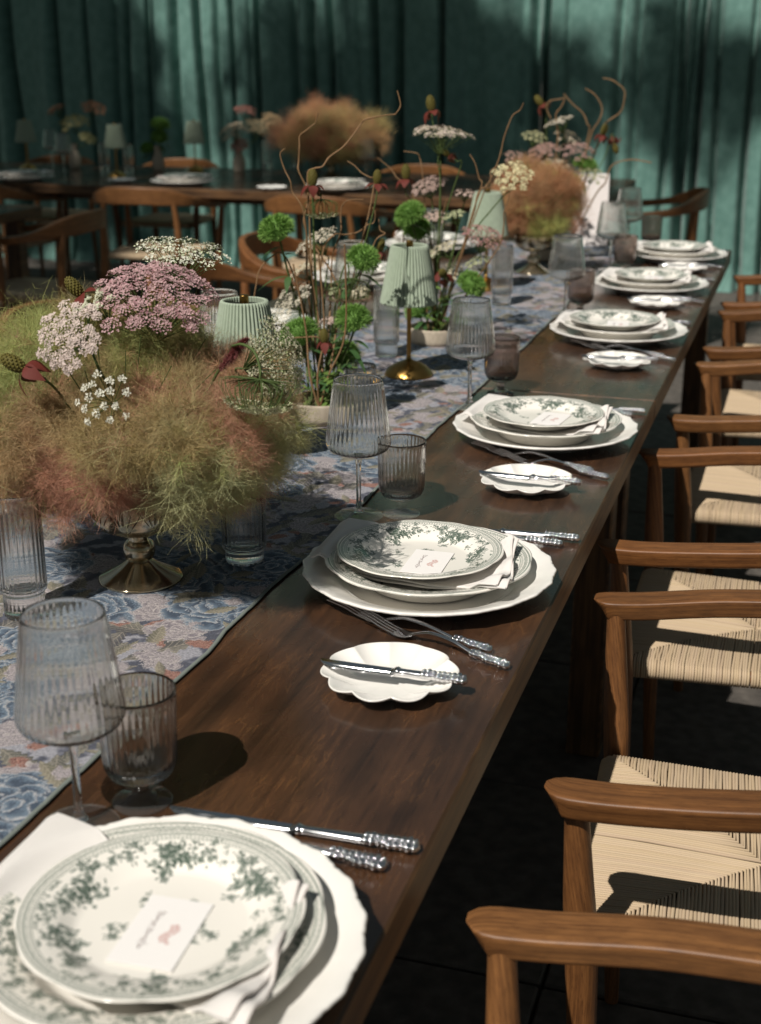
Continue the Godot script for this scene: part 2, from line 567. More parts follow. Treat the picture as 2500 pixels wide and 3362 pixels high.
func materials() -> void:
	var m := mat("table_wood", Color.WHITE, 0.33)
	m.albedo_texture = wood_tex(3, Color(0.165, 0.112, 0.08), Color(0.345, 0.235, 0.16), 0.3, 0.6, 1024, 9000, 0.0)
	m.roughness_texture = speckle_tex(8, Color(0.55, 0.55, 0.55), Color(1, 1, 1), 0.012, 512)
	m.roughness = 0.36
	m.uv1_scale = Vector3(1.7, 0.9, 1)
	m.clearcoat_enabled = true
	m.clearcoat = 0.55
	m.clearcoat_roughness = 0.14
	m = mat("table_edge", Color.WHITE, 0.5)
	m.albedo_texture = wood_tex(13, Color(0.20, 0.13, 0.07), Color(0.47, 0.34, 0.21), 0.6, 0.9, 512)
	m.uv1_scale = Vector3(6, 1.2, 1)
	m = mat("chair_wood", Color.WHITE, 0.48)
	m.albedo_texture = wood_tex(23, Color(0.30, 0.185, 0.095), Color(0.60, 0.415, 0.24), 1.3, 0.3, 1024, 6000, 0.03)
	m.uv1_scale = Vector3(9, 2.6, 1)
	for k in 2:                                                            # two more boards of the same timber
		var w: StandardMaterial3D = m.duplicate()
		w.resource_name = "chair_wood_%d" % (k + 2)
		w.uv1_offset = Vector3(0.37 + 0.31 * k, 0.23 + 0.4 * k, 0)
		w.albedo_color = [Color(0.93, 0.91, 0.89), Color(1.0, 0.96, 0.93)][k]
		M[w.resource_name] = w
	m = mat("cord", Color.WHITE, 0.85)
	m.albedo_color = lin(0.51, 0.395, 0.27)
	m.vertex_color_use_as_albedo = true
	m = mat("porcelain", Color(0.935, 0.925, 0.905), 0.14)
	m = mat("printed_plate", Color.WHITE, 0.13)
	m.albedo_texture = plate_tex(5, 1024, false)
	m = mat("printed_dinner_plate", Color.WHITE, 0.13)
	m.albedo_texture = plate_tex(9, 1024, true)
	m = mat("linen", Color(0.90, 0.885, 0.87), 0.95)
	m.heightmap_enabled = true
	m.heightmap_scale = 0.03
	m.heightmap_texture = weave_tex(256, 40)
	m.uv1_scale = Vector3(25, 25, 1)
	mat("linen_stitch", Color(0.82, 0.78, 0.76), 0.95)
	m = mat("card_paper", Color.WHITE, 0.9)
	m.albedo_texture = card_tex()
	mat("white_card", Color(0.93, 0.90, 0.89), 0.85)
	mat("silver", Color(0.86, 0.86, 0.87), 0.13, 1.0)
	m = mat("brass", Color(0.66, 0.52, 0.29), 0.3, 1.0)
	mat("dark_metal", Color(0.12, 0.11, 0.1), 0.5, 0.6)
	m = mat("mercury_glass", Color.WHITE, 0.16, 0.9)
	m.albedo_texture = speckle_tex(31, Color(0.55, 0.47, 0.34), Color(0.88, 0.85, 0.78), 0.02, 256)
	mat("mercury_etching", Color(0.36, 0.32, 0.26), 0.6, 0.4)
	glass("clear_glass", Color(0.985, 0.99, 0.985))
	glass("smoke_glass", Color(0.955, 0.94, 0.915))
	glass("dark_smoke_glass", Color(0.85, 0.80, 0.775))
	m = mat("pane_glass", Color(0.97, 0.98, 0.98, 0.03), 0.02)
	m.transparency = BaseMaterial3D.TRANSPARENCY_ALPHA
	m = mat("runner_cloth", Color.WHITE, 0.95)
	m.albedo_texture = runner_tex(768, 1152)
	m.heightmap_enabled = true
	m.heightmap_scale = 0.03
	m.heightmap_texture = height_tex(41, 0.2, 256)
	m = mat("runner_hem", Color(0.45, 0.48, 0.46), 0.95)
	m = mat("shade_cloth", Color(0.69, 0.745, 0.665), 0.95)
	m.albedo_texture = speckle_tex(43, Color(0.9, 0.9, 0.9), Color(1, 1, 1), 0.2, 256)
	m.backlight_enabled = true
	m.backlight = Color(0.35, 0.4, 0.33)
	m = mat("stoneware", Color.WHITE, 0.75)
	m.albedo_texture = speckle_tex(47, Color(0.66, 0.61, 0.54), Color(0.76, 0.71, 0.64), 0.14, 256)
	m = mat("drape", Color.WHITE, 0.72)
	m.albedo_texture = speckle_tex(53, Color(0.335, 0.495, 0.462), Color(0.43, 0.585, 0.55), 0.03, 512)
	m.heightmap_enabled = true
	m.heightmap_scale = 0.6
	m.heightmap_texture = height_tex(54, 0.012, 512, 1, 2, 5)
	m.rim_enabled = true
	m.rim = 0.4
	m.rim_tint = 0.7
	m.uv1_scale = Vector3(0.9, 0.7, 1)
	m.backlight_enabled = true
	m.backlight = Color(0.06, 0.12, 0.1)
	m = mat("paving", Color.WHITE, 0.9)
	m.albedo_texture = speckle_tex(61, Color(0.25, 0.235, 0.22), Color(0.40, 0.375, 0.35), 0.03, 512)
	m.uv1_triplanar = true
	m.uv1_world_triplanar = true
	m.uv1_scale = Vector3(1.3, 1.3, 1.3)
	m = mat("ground", Color.WHITE, 1.0)
	m.albedo_texture = speckle_tex(62, Color(0.15, 0.14, 0.12), Color(0.24, 0.22, 0.19), 0.05, 512)
	m.uv1_scale = Vector3(40, 40, 1)
	for q in [["stem", Color(0.29, 0.36, 0.17), 0.3], ["leaf_green", Color(0.19, 0.33, 0.15), 0.4], ["fresh_leaf", Color(0.36, 0.47, 0.20), 0.55], ["twig", Color(0.50, 0.385, 0.26), 0.0], ["floret", Color.WHITE, 0.5], ["hair", Color.WHITE, 0.5], ["petal_red", Color(0.37, 0.10, 0.07), 0.35], ["cone", Color(0.36, 0.33, 0.11), 0.0], ["tree_leaf", Color(0.24, 0.34, 0.14), 0.5]]:
		m = mat(q[0], q[1], 0.75)
		if q[2] > 0.0:
			m.backlight_enabled = true
			m.backlight = Color(q[2], q[2], q[2] * 0.7)
		if q[1] == Color.WHITE: m.vertex_color_use_as_albedo = true
	m = mat("bark", Color.WHITE, 0.95)
	m.albedo_texture = wood_tex(71, Color(0.14, 0.11, 0.09), Color(0.30, 0.25, 0.2), 0.5, 0.6, 256)

# ---------------------------------------------------------------- chairs
# An armchair of the round kind: arms and back one curved piece, turned legs, woven cord seat; it faces -x, middle at the origin.
func make_chair(label: String, group: String) -> Node3D:
	var t := thing("armchair", label, "chair", Vector3.ZERO, 0.0, group)
	var g := Geo.new()
	var half := [Vector3(-0.270, 0.650, 0.272), Vector3(-0.20, 0.653, 0.279), Vector3(-0.10, 0.664, 0.287), Vector3(0.0, 0.674, 0.284), Vector3(0.09, 0.686, 0.275), Vector3(0.165, 0.705, 0.240), Vector3(0.22, 0.722, 0.17), Vector3(0.252, 0.730, 0.085), Vector3(0.262, 0.732, 0.0)]
	var ctrl := half.duplicate()
	for i in range(half.size() - 2, -1, -1): ctrl.append(half[i] * Vector3(1, 1, -1))
	var p := spline(ctrl, 6)
	var ws := PackedFloat32Array()
	var hs := PackedFloat32Array()
	for i in p.size():
		var f := absf(i / float(p.size() - 1) * 2.0 - 1.0)
		var b := smoothstep(0.55, 0.15, f)
		ws.append(lerpf(0.053, 0.028, b) * (1.0 if f < 0.93 else sqrt(maxf(0.12, 1.0 - pow((f - 0.93) / 0.075, 2.0)))))
		hs.append(lerpf(0.0315, 0.085, b))
	var sl := PackedFloat32Array()
	sl.resize(p.size())
	for i in 3:
		sl[i] = [0.024, 0.014, 0.005][i]
		sl[p.size() - 1 - i] = -[0.024, 0.014, 0.005][i]
	g.sweep(p, ws, hs, Vector3.UP, 20, 0.32, 0.34, true, sl)
	part("arm_and_back_rail", g, M.chair_wood, t)
	for s: float in [1.0, -1.0]:
		g = Geo.new()
		var l := spline([Vector3(-0.205, 0, 0.235 * s), Vector3(-0.214, 0.22, 0.243 * s), Vector3(-0.222, 0.42, 0.252 * s), Vector3(-0.230, 0.54, 0.261 * s), Vector3(-0.236, 0.644, 0.268 * s)], 4)
		g.tube(l, PackedFloat32Array([0.0105, 0.0115, 0.0125, 0.0135, 0.0148, 0.016, 0.0172, 0.0182, 0.019, 0.0192, 0.019, 0.0183, 0.0172, 0.016, 0.0148, 0.0138, 0.013]), 16)
		part("leg", g, M.chair_wood, t)
		g = Geo.new()
		l = spline([Vector3(0.215, 0, 0.205 * s), Vector3(0.205, 0.22, 0.2 * s), Vector3(0.2, 0.42, 0.195 * s), Vector3(0.205, 0.56, 0.2 * s), Vector3(0.213, 0.70, 0.185 * s)], 4)
		g.tube(l, PackedFloat32Array([0.0105, 0.0115, 0.0125, 0.0135, 0.0148, 0.016, 0.0172, 0.0182, 0.019, 0.0192, 0.019, 0.0183, 0.0172, 0.016, 0.0148, 0.0138, 0.013]), 16)
		part("leg", g, M.chair_wood, t)
	# seat: four rails, cord wound round them corner by corner and meeting on the diagonals
	g = Geo.new()
	var cor := [Vector3(-0.226, 0.425, -0.215), Vector3(-0.226, 0.425, 0.215), Vector3(0.195, 0.425, 0.185), Vector3(0.195, 0.425, -0.185)]
	for k in 4: g.tube(PackedVector3Array([cor[k], cor[(k + 1) % 4]]), PackedFloat32Array([0.0125, 0.0125]), 8)
	part("seat_rail", g, M.chair_wood, t)
	g = Geo.new()
	var mid := Vector3(-0.014, 0.425, 0.0)
	var count := 47
	var ycord := 0.4405
	for k in 4:
		var c0: Vector3 = cor[k]
		var ca: Vector3 = cor[(k + 3) % 4]
		var cb: Vector3 = cor[(k + 1) % 4]
		for i in count:
			var s := (i + 0.5 + rnd(-0.14, 0.14)) / count * 0.995
			if rng.randf() < 0.05: s += rnd(-0.3, 0.3) / count
			var d := c0.lerp(mid, s)
			d.y = ycord - 0.001 - 0.011 * s * s + 0.005 * sin(s * PI) + rnd(-0.0003, 0.0003)
			var pl := PackedVector3Array()
			for e in 2:
				var far: Vector3 = ca if e == 0 else cb
				var along := (far - c0).normalized()
				var o := along.cross(Vector3.UP)
				if o.dot((c0 + far) * 0.5 - mid) < 0: o = -o
				var base := c0 + (far - c0) * (s * 0.5)
				base.y = c0.y
				var seg := PackedVector3Array()
				for a: float in [-100.0, -50.0, -10.0, 35.0, 75.0]:
					seg.append(base + (o * cos(deg_to_rad(a)) + Vector3.UP * sin(deg_to_rad(a))) * 0.0155)
				seg.append(base.lerp(d, 0.3) * Vector3(1, 0, 1) + Vector3(0, lerpf(ycord, d.y, 0.15) + rnd(-0.0004, 0.0003), 0) + along * rnd(-0.0008, 0.0008))
				seg.append(base.lerp(d, 0.7) * Vector3(1, 0, 1) + Vector3(0, lerpf(ycord, d.y, 0.6) + rnd(-0.0005, 0.0003), 0) + along * rnd(-0.0005, 0.0005))
				if e == 1: seg.reverse()
				pl.append_array(seg)
				if e == 0: pl.append(d)
			var tone := rnd(0.92, 1.05) * (0.88 if rng.randf() < 0.05 else 1.0)
			g.tint = Color(tone, tone * rnd(0.975, 1.0), tone * rnd(0.93, 1.0))
			g.tube(pl, PackedFloat32Array([0.0025]), 6, false)
	g.tint = Color(0.9, 0.88, 0.84)
	for k in 4: g.tri(cor[k] + Vector3(0, 0.0125, 0), cor[(k + 3) % 4] + Vector3(0, 0.0125, 0), mid * Vector3(1, 0, 1) + Vector3(0, ycord - 0.0155, 0))
	var seat := part("seat", g, M.cord, t)
	seat.set_meta("kind", "stuff")
	return t

# ---------------------------------------------------------------- table ware
func plate_geo(prof: PackedVector2Array, rad: float, ribs: int, amp: PackedFloat32Array, style: int, lift := PackedFloat32Array(), segs := 160) -> Geo:
	var g := Geo.new()
	g.lathe(prof, segs, ribs, amp, style, Vector3.ZERO, lift)
	for i in g.v.size(): g.t[i] = Vector2(0.5 + g.v[i].x / (2 * rad), 0.5 + g.v[i].z / (2 * rad)) if i / (segs + 1) > 7 else Vector2(0.01, 0.01)   # the underside is plain glaze
	return g

func scallop(prof: PackedVector2Array, from: float, size: float) -> PackedFloat32Array:
	var a := PackedFloat32Array()
	for q in prof: a.append(size * smoothstep(from, prof[-1].x + 0.0 if false else from * 1.25, q.x))
	return a

func make_charger() -> Node3D:
	var p := PackedVector2Array([Vector2(0, 0.002), Vector2(0.09, 0.002), Vector2(0.092, 0), Vector2(0.096, 0), Vector2(0.099, 0.004), Vector2(0.13, 0.0140), Vector2(0.150, 0.0205), Vector2(0.162, 0.0242), Vector2(0.1645, 0.0262), Vector2(0.1635, 0.0282), Vector2(0.161, 0.0287), Vector2(0.155, 0.0268), Vector2(0.150, 0.0257), Vector2(0.146, 0.0238), Vector2(0.132, 0.0190), Vector2(0.120, 0.0136), Vector2(0.113, 0.0085), Vector2(0.107, 0.0062), Vector2(0, 0.0055)])
	var amp := PackedFloat32Array()
	var lift := PackedFloat32Array()
	for q in p:
		amp.append(0.0028 * smoothstep(0.118, 0.158, q.x))
		lift.append(0.0009 * smoothstep(0.112, 0.135, q.x))
	var o := single("charger_plate", plate_geo(p, 0.165, 22, amp, 3, lift, 220), M.porcelain, "x", "charger plate", Vector3.ZERO, 0, "scalloped white chargers at the place settings")
	return o

func printed(called: String, cat: String, rad: float, deep: float, mt: Material, group: String) -> Node3D:
	var p := PackedVector2Array([Vector2(0, 0.0015), Vector2(rad * 0.55, 0.0015), Vector2(rad * 0.56, 0), Vector2(rad * 0.59, 0), Vector2(rad * 0.62, 0.003), Vector2(rad * 0.74, deep * 0.62), Vector2(rad * 0.97, deep * 0.93), Vector2(rad, deep * 0.97), Vector2(rad, deep * 1.03), Vector2(rad * 0.985, deep * 1.06), Vector2(rad * 0.9, deep * 0.97), Vector2(rad * 0.76, deep * 0.8), Vector2(rad * 0.70, deep * 0.6), Vector2(rad * 0.64, deep * 0.34), Vector2(rad * 0.58, deep * 0.2), Vector2(rad * 0.3, 0.0045), Vector2(0, 0.0045)])
	var amp := PackedFloat32Array()
	for q in p: amp.append(rad * 0.012 * smoothstep(rad * 0.8, rad * 0.97, q.x))
	return single(called, plate_geo(p, rad, 10, amp, 1, PackedFloat32Array(), 140), mt, "x", cat, Vector3.ZERO, 0, group)

func make_bread_plate() -> Node3D:
	var r := 0.0735
	var p := PackedVector2Array([Vector2(0, 0.001), Vector2(0.036, 0.001), Vector2(0.037, 0), Vector2(0.04, 0), Vector2(0.042, 0.002), Vector2(0.058, 0.0085), Vector2(0.070, 0.0150), Vector2(0.0735, 0.0172), Vector2(0.0735, 0.0185), Vector2(0.072, 0.0190), Vector2(0.068, 0.0165), Vector2(0.056, 0.0105), Vector2(0.045, 0.0062), Vector2(0.036, 0.0042), Vector2(0, 0.0036)])
	var amp := PackedFloat32Array()
	var lift := PackedFloat32Array()
	for q in p:
		amp.append(0.0034 * smoothstep(0.034, 0.072, q.x))
		lift.append(-0.0013 * smoothstep(0.034, 0.06, q.x))
	return single("bread_plate", plate_geo(p, r, 10, amp, 1, lift, 200), M.porcelain, "x", "bread plate", Vector3.ZERO, 0, "petal-edged bread plates")

# folded linen napkin laid across the dinner plate; its gathered end lies towards +x
func make_napkin() -> Node3D:
	var t := thing("linen_napkin", "x", "napkin", Vector3.ZERO, 0, "white linen napkins under the salad plates")
	var g := Geo.new()
	var hem := Geo.new()
	var nu := 56
	var nv := 26
	for layer in 2:
		var top := PackedVector3Array()
		var bot := PackedVector3Array()
		var uv := PackedVector2Array()
		for i in nu:
			var s := i / float(nu - 1)
			for j in nv:
				var w := j / float(nv - 1) * 2.0 - 1.0
				var x := lerpf(-0.137 + layer * 0.004, 0.126 - layer * 0.006, s) + 0.006 * sin(w * 2.3 + layer) * s
				var wide := lerpf(0.072, 0.062, smoothstep(0.0, 0.5, s)) + 0.016 * smoothstep(0.72, 1.0, s) - layer * 0.002
				var z := w * wide + lerpf(-0.046, 0.016, s)
				var gather := smoothstep(0.87, 1.0, s)
				var sag := -0.006 * smoothstep(0.04, 0.0, s)
				var y := 0.0035 + layer * 0.0034 + sag + gather * (0.0052 * sin(w * 7.0 + layer * 0.3 + s * 2.0) + 0.0012 * sin(w * 17.0 + layer * 0.6) + 0.005)
				y += 0.0012 * sin(s * 9.0 + w * 2.0 + layer) - 0.0135 * (1.0 - smoothstep(0.05, 0.125, Vector2(x, z).length())) + 0.0085 * smoothstep(0.108, 0.128, Vector2(x, z).length())
				top.append(Vector3(x, y + 0.0014, z))
				bot.append(Vector3(x, y - 0.0014, z))
				uv.append(Vector2(x, z))
		g.grid(top, nu, nv, uv, false, true)
		g.grid(bot, nu, nv, uv, false, false)
		var edge := PackedVector3Array()
		for j in nv: edge.append((top[(nu - 1) * nv + j] + bot[(nu - 1) * nv + j]) * 0.5)
		g.sweep(edge, PackedFloat32Array([0.003]), PackedFloat32Array([0.003]), Vector3.ZERO, 6)
		for e in [0, nv - 1]:
			edge = PackedVector3Array()
			for i in nu: edge.append((top[i * nv + e] + bot[i * nv + e]) * 0.5)
			g.sweep(edge, PackedFloat32Array([0.003]), PackedFloat32Array([0.003]), Vector3.ZERO, 6)
		edge = PackedVector3Array()
		for j in nv: edge.append((top[j] + bot[j]) * 0.5)
		g.sweep(edge, PackedFloat32Array([0.003]), PackedFloat32Array([0.003]), Vector3.ZERO, 6)
		edge = PackedVector3Array()
		for j in nv: edge.append(top[(nu - 1) * nv + j] + Vector3(0.0012, -0.0006, 0))
		hem.sweep(edge, PackedFloat32Array([0.0011]), PackedFloat32Array([0.0016]), Vector3.UP, 6)
	part("cloth", g, M.linen, t)
	part("stitched_hem", hem, M.linen_stitch, t)
	return t

func make_card() -> Node3D:
	var g := Geo.new()
	g.box(Vector3.ZERO, Vector3(0.052, 0.0008, 0.084), 0.0001)
	for i in g.v.size(): g.t[i] = Vector2(0.5 + g.v[i].x / 0.052, 0.5 + g.v[i].z / 0.084)
	return single("place_card", g, M.card_paper, "x", "place card", Vector3.ZERO, 0, "handwritten place cards on the salad plates")

func ornate(g: Geo, a: Vector3, b: Vector3, w: float) -> void:            # baroque end of a silver handle
	var d := b - a
	var along := d.normalized()
	var side := along.cross(Vector3.UP).normalized()
	var r := RandomNumberGenerator.new()
	r.seed = 5
	for i in 9:
		var f := (i + 0.5) / 9.0
		var s := w * (0.42 + 0.5 * f + 0.16 * sin(f * 15.0)) * (1.0 if f < 0.9 else 0.7)
		g.ball(a + d * f, Vector3(s * 0.62, w * 0.34, d.length() / 9.0 * 0.85), 8, 6, Basis(side, Vector3.UP, along))
		for k: float in [-1.0, 1.0]:
			g.ball(a + d * f + side * s * 0.55 * k + Vector3(0, w * 0.12, 0), Vector3.ONE * w * r.randf_range(0.16, 0.28), 7, 5)
		g.ball(a + d * f + Vector3(0, w * 0.28, 0), Vector3.ONE * w * r.randf_range(0.14, 0.24), 7, 5)

# cutlery lies along x, its handle end at +x
func make_fork(called: String, long: float, group: String) -> Node3D:
	var t := thing(called, "x", "fork", Vector3.ZERO, 0, group)
	var g := Geo.new()
	var x0 := -long * 0.5
	var neck := x0 + long * 0.40
	var x1 := long * 0.5
	g.sweep(spline([Vector3(neck - 0.012, 0.006, 0), Vector3(neck, 0.011, 0), Vector3(neck + 0.02, 0.0165, 0), Vector3(neck + 0.05, 0.0150, 0), Vector3(x1 - 0.05, 0.0075, 0), Vector3(x1 - 0.04, 0.0068, 0)], 5), PackedFloat32Array([0.009, 0.0085, 0.008, 0.0075, 0.007, 0.0068, 0.0066, 0.0064, 0.0062, 0.006]), PackedFloat32Array([0.0042]), Vector3.UP, 10)
	ornate(g, Vector3(x1 - 0.052, 0.0072, 0), Vector3(x1, 0.0055, 0), 0.013)
	part("handle", g, M.silver, t)
	g = Geo.new()
	g.sweep(spline([Vector3(neck - 0.006, 0.0078, 0), Vector3(neck - 0.014, 0.0052, 0), Vector3(neck - 0.024, 0.0042, 0), Vector3(neck - 0.032, 0.0048, 0)], 4), PackedFloat32Array([0.009, 0.011, 0.014, 0.017, 0.02, 0.0215, 0.022, 0.0222, 0.0222]), PackedFloat32Array([0.0022]), Vector3.UP, 10, 0.8)
	part("fork_head", g, M.silver, t)
	for k in 4:
		g = Geo.new()
		var z := (k - 1.5) * 0.0056
		g.sweep(spline([Vector3(neck - 0.030, 0.0046, z), Vector3(neck - 0.05, 0.0085, z), Vector3(neck - 0.066, 0.0130, z), Vector3(x0, 0.0165, z)], 4), ramp(0.0034, 0.002, 13), ramp(0.0022, 0.0014, 13), Vector3.UP, 8, 0.7)
		part("tine", g, M.silver, t)
	return t

func make_knife(called: String, long: float, group: String) -> Node3D:
	var t := thing(called, "x", "knife", Vector3.ZERO, 0, group)
	var x0 := -long * 0.5
	var x1 := long * 0.5
	var b := x0 + long * 0.52
	var g := Geo.new()
	var rs := []
	for i in 13:
		var f := i / 12.0
		var x := lerpf(b, x0, f)
		var wd := (0.0085 + 0.001 * sin(f * PI)) * (1.0 if f < 0.7 else sqrt(maxf(0.02, 1.0 - pow((f - 0.7) / 0.3, 2.0))))
		rs.append(PackedVector3Array([Vector3(x, 0.0048, -0.0085), Vector3(x, 0.0036, -0.0085 + 0.0006), Vector3(x, 0.0030, -0.0085 + wd * 2.0), Vector3(x, 0.0054, -0.0085 + 0.0006)]))
	g.rings(rs)
	part("blade", g, M.silver, t)
	g = Geo.new()
	g.sweep(spline([Vector3(b - 0.004, 0.0045, -0.002), Vector3(b + 0.006, 0.0055, -0.001), Vector3(b + 0.02, 0.006, 0), Vector3(x1 - 0.04, 0.0062, 0)], 4), PackedFloat32Array([0.010, 0.011, 0.012, 0.0128, 0.0125, 0.0105, 0.0098, 0.0098, 0.010, 0.0104, 0.011, 0.0116, 0.012]), PackedFloat32Array([0.004, 0.006, 0.008, 0.009, 0.0085, 0.0078]), Vector3.UP, 10)
	g.ball(Vector3(b + 0.004, 0.0062, 0), Vector3(0.005, 0.0052, 0.0066), 10, 8)
	ornate(g, Vector3(x1 - 0.05, 0.0062, 0), Vector3(x1, 0.006, 0), 0.0145)
	part("handle", g, M.silver, t)
	return t

func make_spoon() -> Node3D:
	var t := thing("soup_spoon", "x", "spoon", Vector3.ZERO, 0, "spoons to the far side of the plates")
	var g := Geo.new()
	var p := PackedVector3Array()
	var uv := PackedVector2Array()
	for side in 2:
		p.clear(); uv.clear()
		for i in 15:
			for j in 13:
				var a := i / 14.0 * PI
				var f := j / 12.0 * 2.0 - 1.0
				var x := -cos(a) * 0.029
				var w := sin(a) * 0.0195 * (1.0 + 0.12 * cos(a))
				var d := 0.009 * (1.0 - f * f) * sin(a)
				p.append(Vector3(-0.07 + x, 0.0105 - d - (0.0008 if side else 0.0), f * w))
				uv.append(Vector2(i, j))
		g.grid(p.duplicate(), 15, 13, uv.duplicate(), false, side == 0)
	part("bowl", g, M.silver, t)
	g = Geo.new()
	g.sweep(spline([Vector3(-0.045, 0.0098, 0), Vector3(-0.03, 0.0135, 0), Vector3(0.0, 0.0125, 0), Vector3(0.055, 0.0075, 0)], 5), PackedFloat32Array([0.009, 0.0075, 0.007, 0.0066, 0.0064]), PackedFloat32Array([0.0038]), Vector3.UP, 10)
	ornate(g, Vector3(0.048, 0.0074, 0), Vector3(0.1, 0.006, 0), 0.0145)
	part("handle", g, M.silver, t)
	return t

func make_wine_glass(label: String) -> Node3D:
	var t := thing("wine_glass", label, "wine glass", Vector3.ZERO, 0, "ribbed wine glasses along the runner")
	var g := Geo.new()
	var outer := [Vector2(0.0065, 0.0935), Vector2(0.014, 0.0945), Vector2(0.026, 0.0975), Vector2(0.037, 0.1015), Vector2(0.0445, 0.1065), Vector2(0.0478, 0.1125), Vector2(0.0482, 0.119), Vector2(0.0470, 0.130), Vector2(0.0445, 0.150), Vector2(0.0415, 0.172), Vector2(0.0385, 0.194), Vector2(0.0368, 0.2055), Vector2(0.0360, 0.2095), Vector2(0.0354, 0.2108), Vector2(0.0346, 0.2095)]
	var inner := [Vector2(0.0356, 0.2055), Vector2(0.0373, 0.194), Vector2(0.0403, 0.172), Vector2(0.0433, 0.150), Vector2(0.0458, 0.130), Vector2(0.0470, 0.119), Vector2(0.0466, 0.1130), Vector2(0.0434, 0.1075), Vector2(0.036, 0.1028), Vector2(0.025, 0.0989), Vector2(0.013, 0.0962), Vector2(0.0, 0.0955)]
	var prof := PackedVector2Array([Vector2(0.0, 0.0930)])
	var amp := PackedFloat32Array([0.0])
	for q: Vector2 in outer:
		prof.append(q)
		amp.append(0.00017 if q.y > 0.104 and q.y < 0.203 else (0.00015 if q.y <= 0.104 and q.x > 0.02 else 0.0))
	for q: Vector2 in inner:
		prof.append(q)
		amp.append(0.0)
	g.lathe(prof, 240, 40, amp, 0)
	part("bowl", g, M.clear_glass, t)
	g = Geo.new()
	g.lathe(PackedVector2Array([Vector2(0, 0.0), Vector2(0.036, 0.0), Vector2(0.0368, 0.0012), Vector2(0.036, 0.0022), Vector2(0.020, 0.0042), Vector2(0.009, 0.0072), Vector2(0, 0.0074)]), 48)
	part("foot", g, M.pane_glass, t)
	g = Geo.new()
	g.lathe(PackedVector2Array([Vector2(0, 0.0076), Vector2(0.0085, 0.0076), Vector2(0.0048, 0.014), Vector2(0.0037, 0.026), Vector2(0.0034, 0.055), Vector2(0.0040, 0.08), Vector2(0.0056, 0.0895), Vector2(0.0066, 0.0927), Vector2(0.0, 0.0928)]), 40)
	part("stem", g, M.clear_glass, t)
	return t

func make_tumbler(mt: Material, label: String) -> Node3D:
	var t := thing("footed_tumbler", label, "tumbler", Vector3.ZERO, 0, "smoked footed tumblers beside the wine glasses")
	var g := Geo.new()
	var prof := PackedVector2Array([Vector2(0, 0.0235), Vector2(0.010, 0.0240), Vector2(0.021, 0.027), Vector2(0.0295, 0.0325), Vector2(0.0335, 0.0405), Vector2(0.0345, 0.049), Vector2(0.0352, 0.075), Vector2(0.0362, 0.104), Vector2(0.0367, 0.1135), Vector2(0.0362, 0.1165), Vector2(0.0352, 0.1165), Vector2(0.0346, 0.1135), Vector2(0.0339, 0.104), Vector2(0.0329, 0.075), Vector2(0.032, 0.050), Vector2(0.0305, 0.0435), Vector2(0.026, 0.037), Vector2(0.016, 0.0335), Vector2(0, 0.0325)])
	var amp := PackedFloat32Array([0, 0, 0.0001, 0.00022, 0.00024, 0.00024, 0.00024, 0.00024, 0, 0, 0, 0, 0, 0, 0, 0, 0, 0, 0])
	g.lathe(prof, 216, 36, amp, 0)
	part("cup", g, mt, t)
	g = Geo.new()
	g.lathe(PackedVector2Array([Vector2(0, 0), Vector2(0.0275, 0), Vector2(0.0283, 0.0015), Vector2(0.027, 0.003), Vector2(0.014, 0.006), Vector2(0.0085, 0.0105), Vector2(0.0078, 0.015), Vector2(0.0095, 0.0215), Vector2(0.010, 0.0232), Vector2(0, 0.0233)]), 40)
	part("foot", g, M.pane_glass, t)
	return t

func make_ribbed_cylinder(called: String, label: String, cat: String, rad: float, high: float, group: String) -> Node3D:
	var t := thing(called, label, cat, Vector3.ZERO, 0, group)
	var g := Geo.new()
	var q := rad * 0.86
	var lowr := high * 0.2
	var prof := PackedVector2Array([Vector2(0, 0.002), Vector2(q - 0.006, 0.002), Vector2(q - 0.004, 0.0), Vector2(q - 0.001, 0.0), Vector2(q, 0.002), Vector2(q, lowr - 0.004), Vector2(q + 0.0005, lowr - 0.001), Vector2(rad - 0.001, lowr + 0.001), Vector2(rad, lowr + 0.003), Vector2(rad, high - 0.008), Vector2(rad - 0.0003, high - 0.002), Vector2(rad - 0.0014, high), Vector2(rad - 0.0028, high - 0.001), Vector2(rad - 0.0033, high - 0.008), Vector2(rad - 0.0033, lowr + 0.012), Vector2(rad - 0.005, lowr + 0.005), Vector2(rad - 0.010, lowr + 0.002), Vector2(0, lowr + 0.001)])
	var amp := PackedFloat32Array([0, 0, 0, 0.0002, 0.0004, 0.0004, 0.0003, 0.0003, 0.0004, 0.0004, 0, 0, 0, 0, 0, 0, 0, 0])
	g.lathe(prof, 168, 28, amp, 1)
	part("ribbed_wall", g, M.clear_glass, t)
	return t

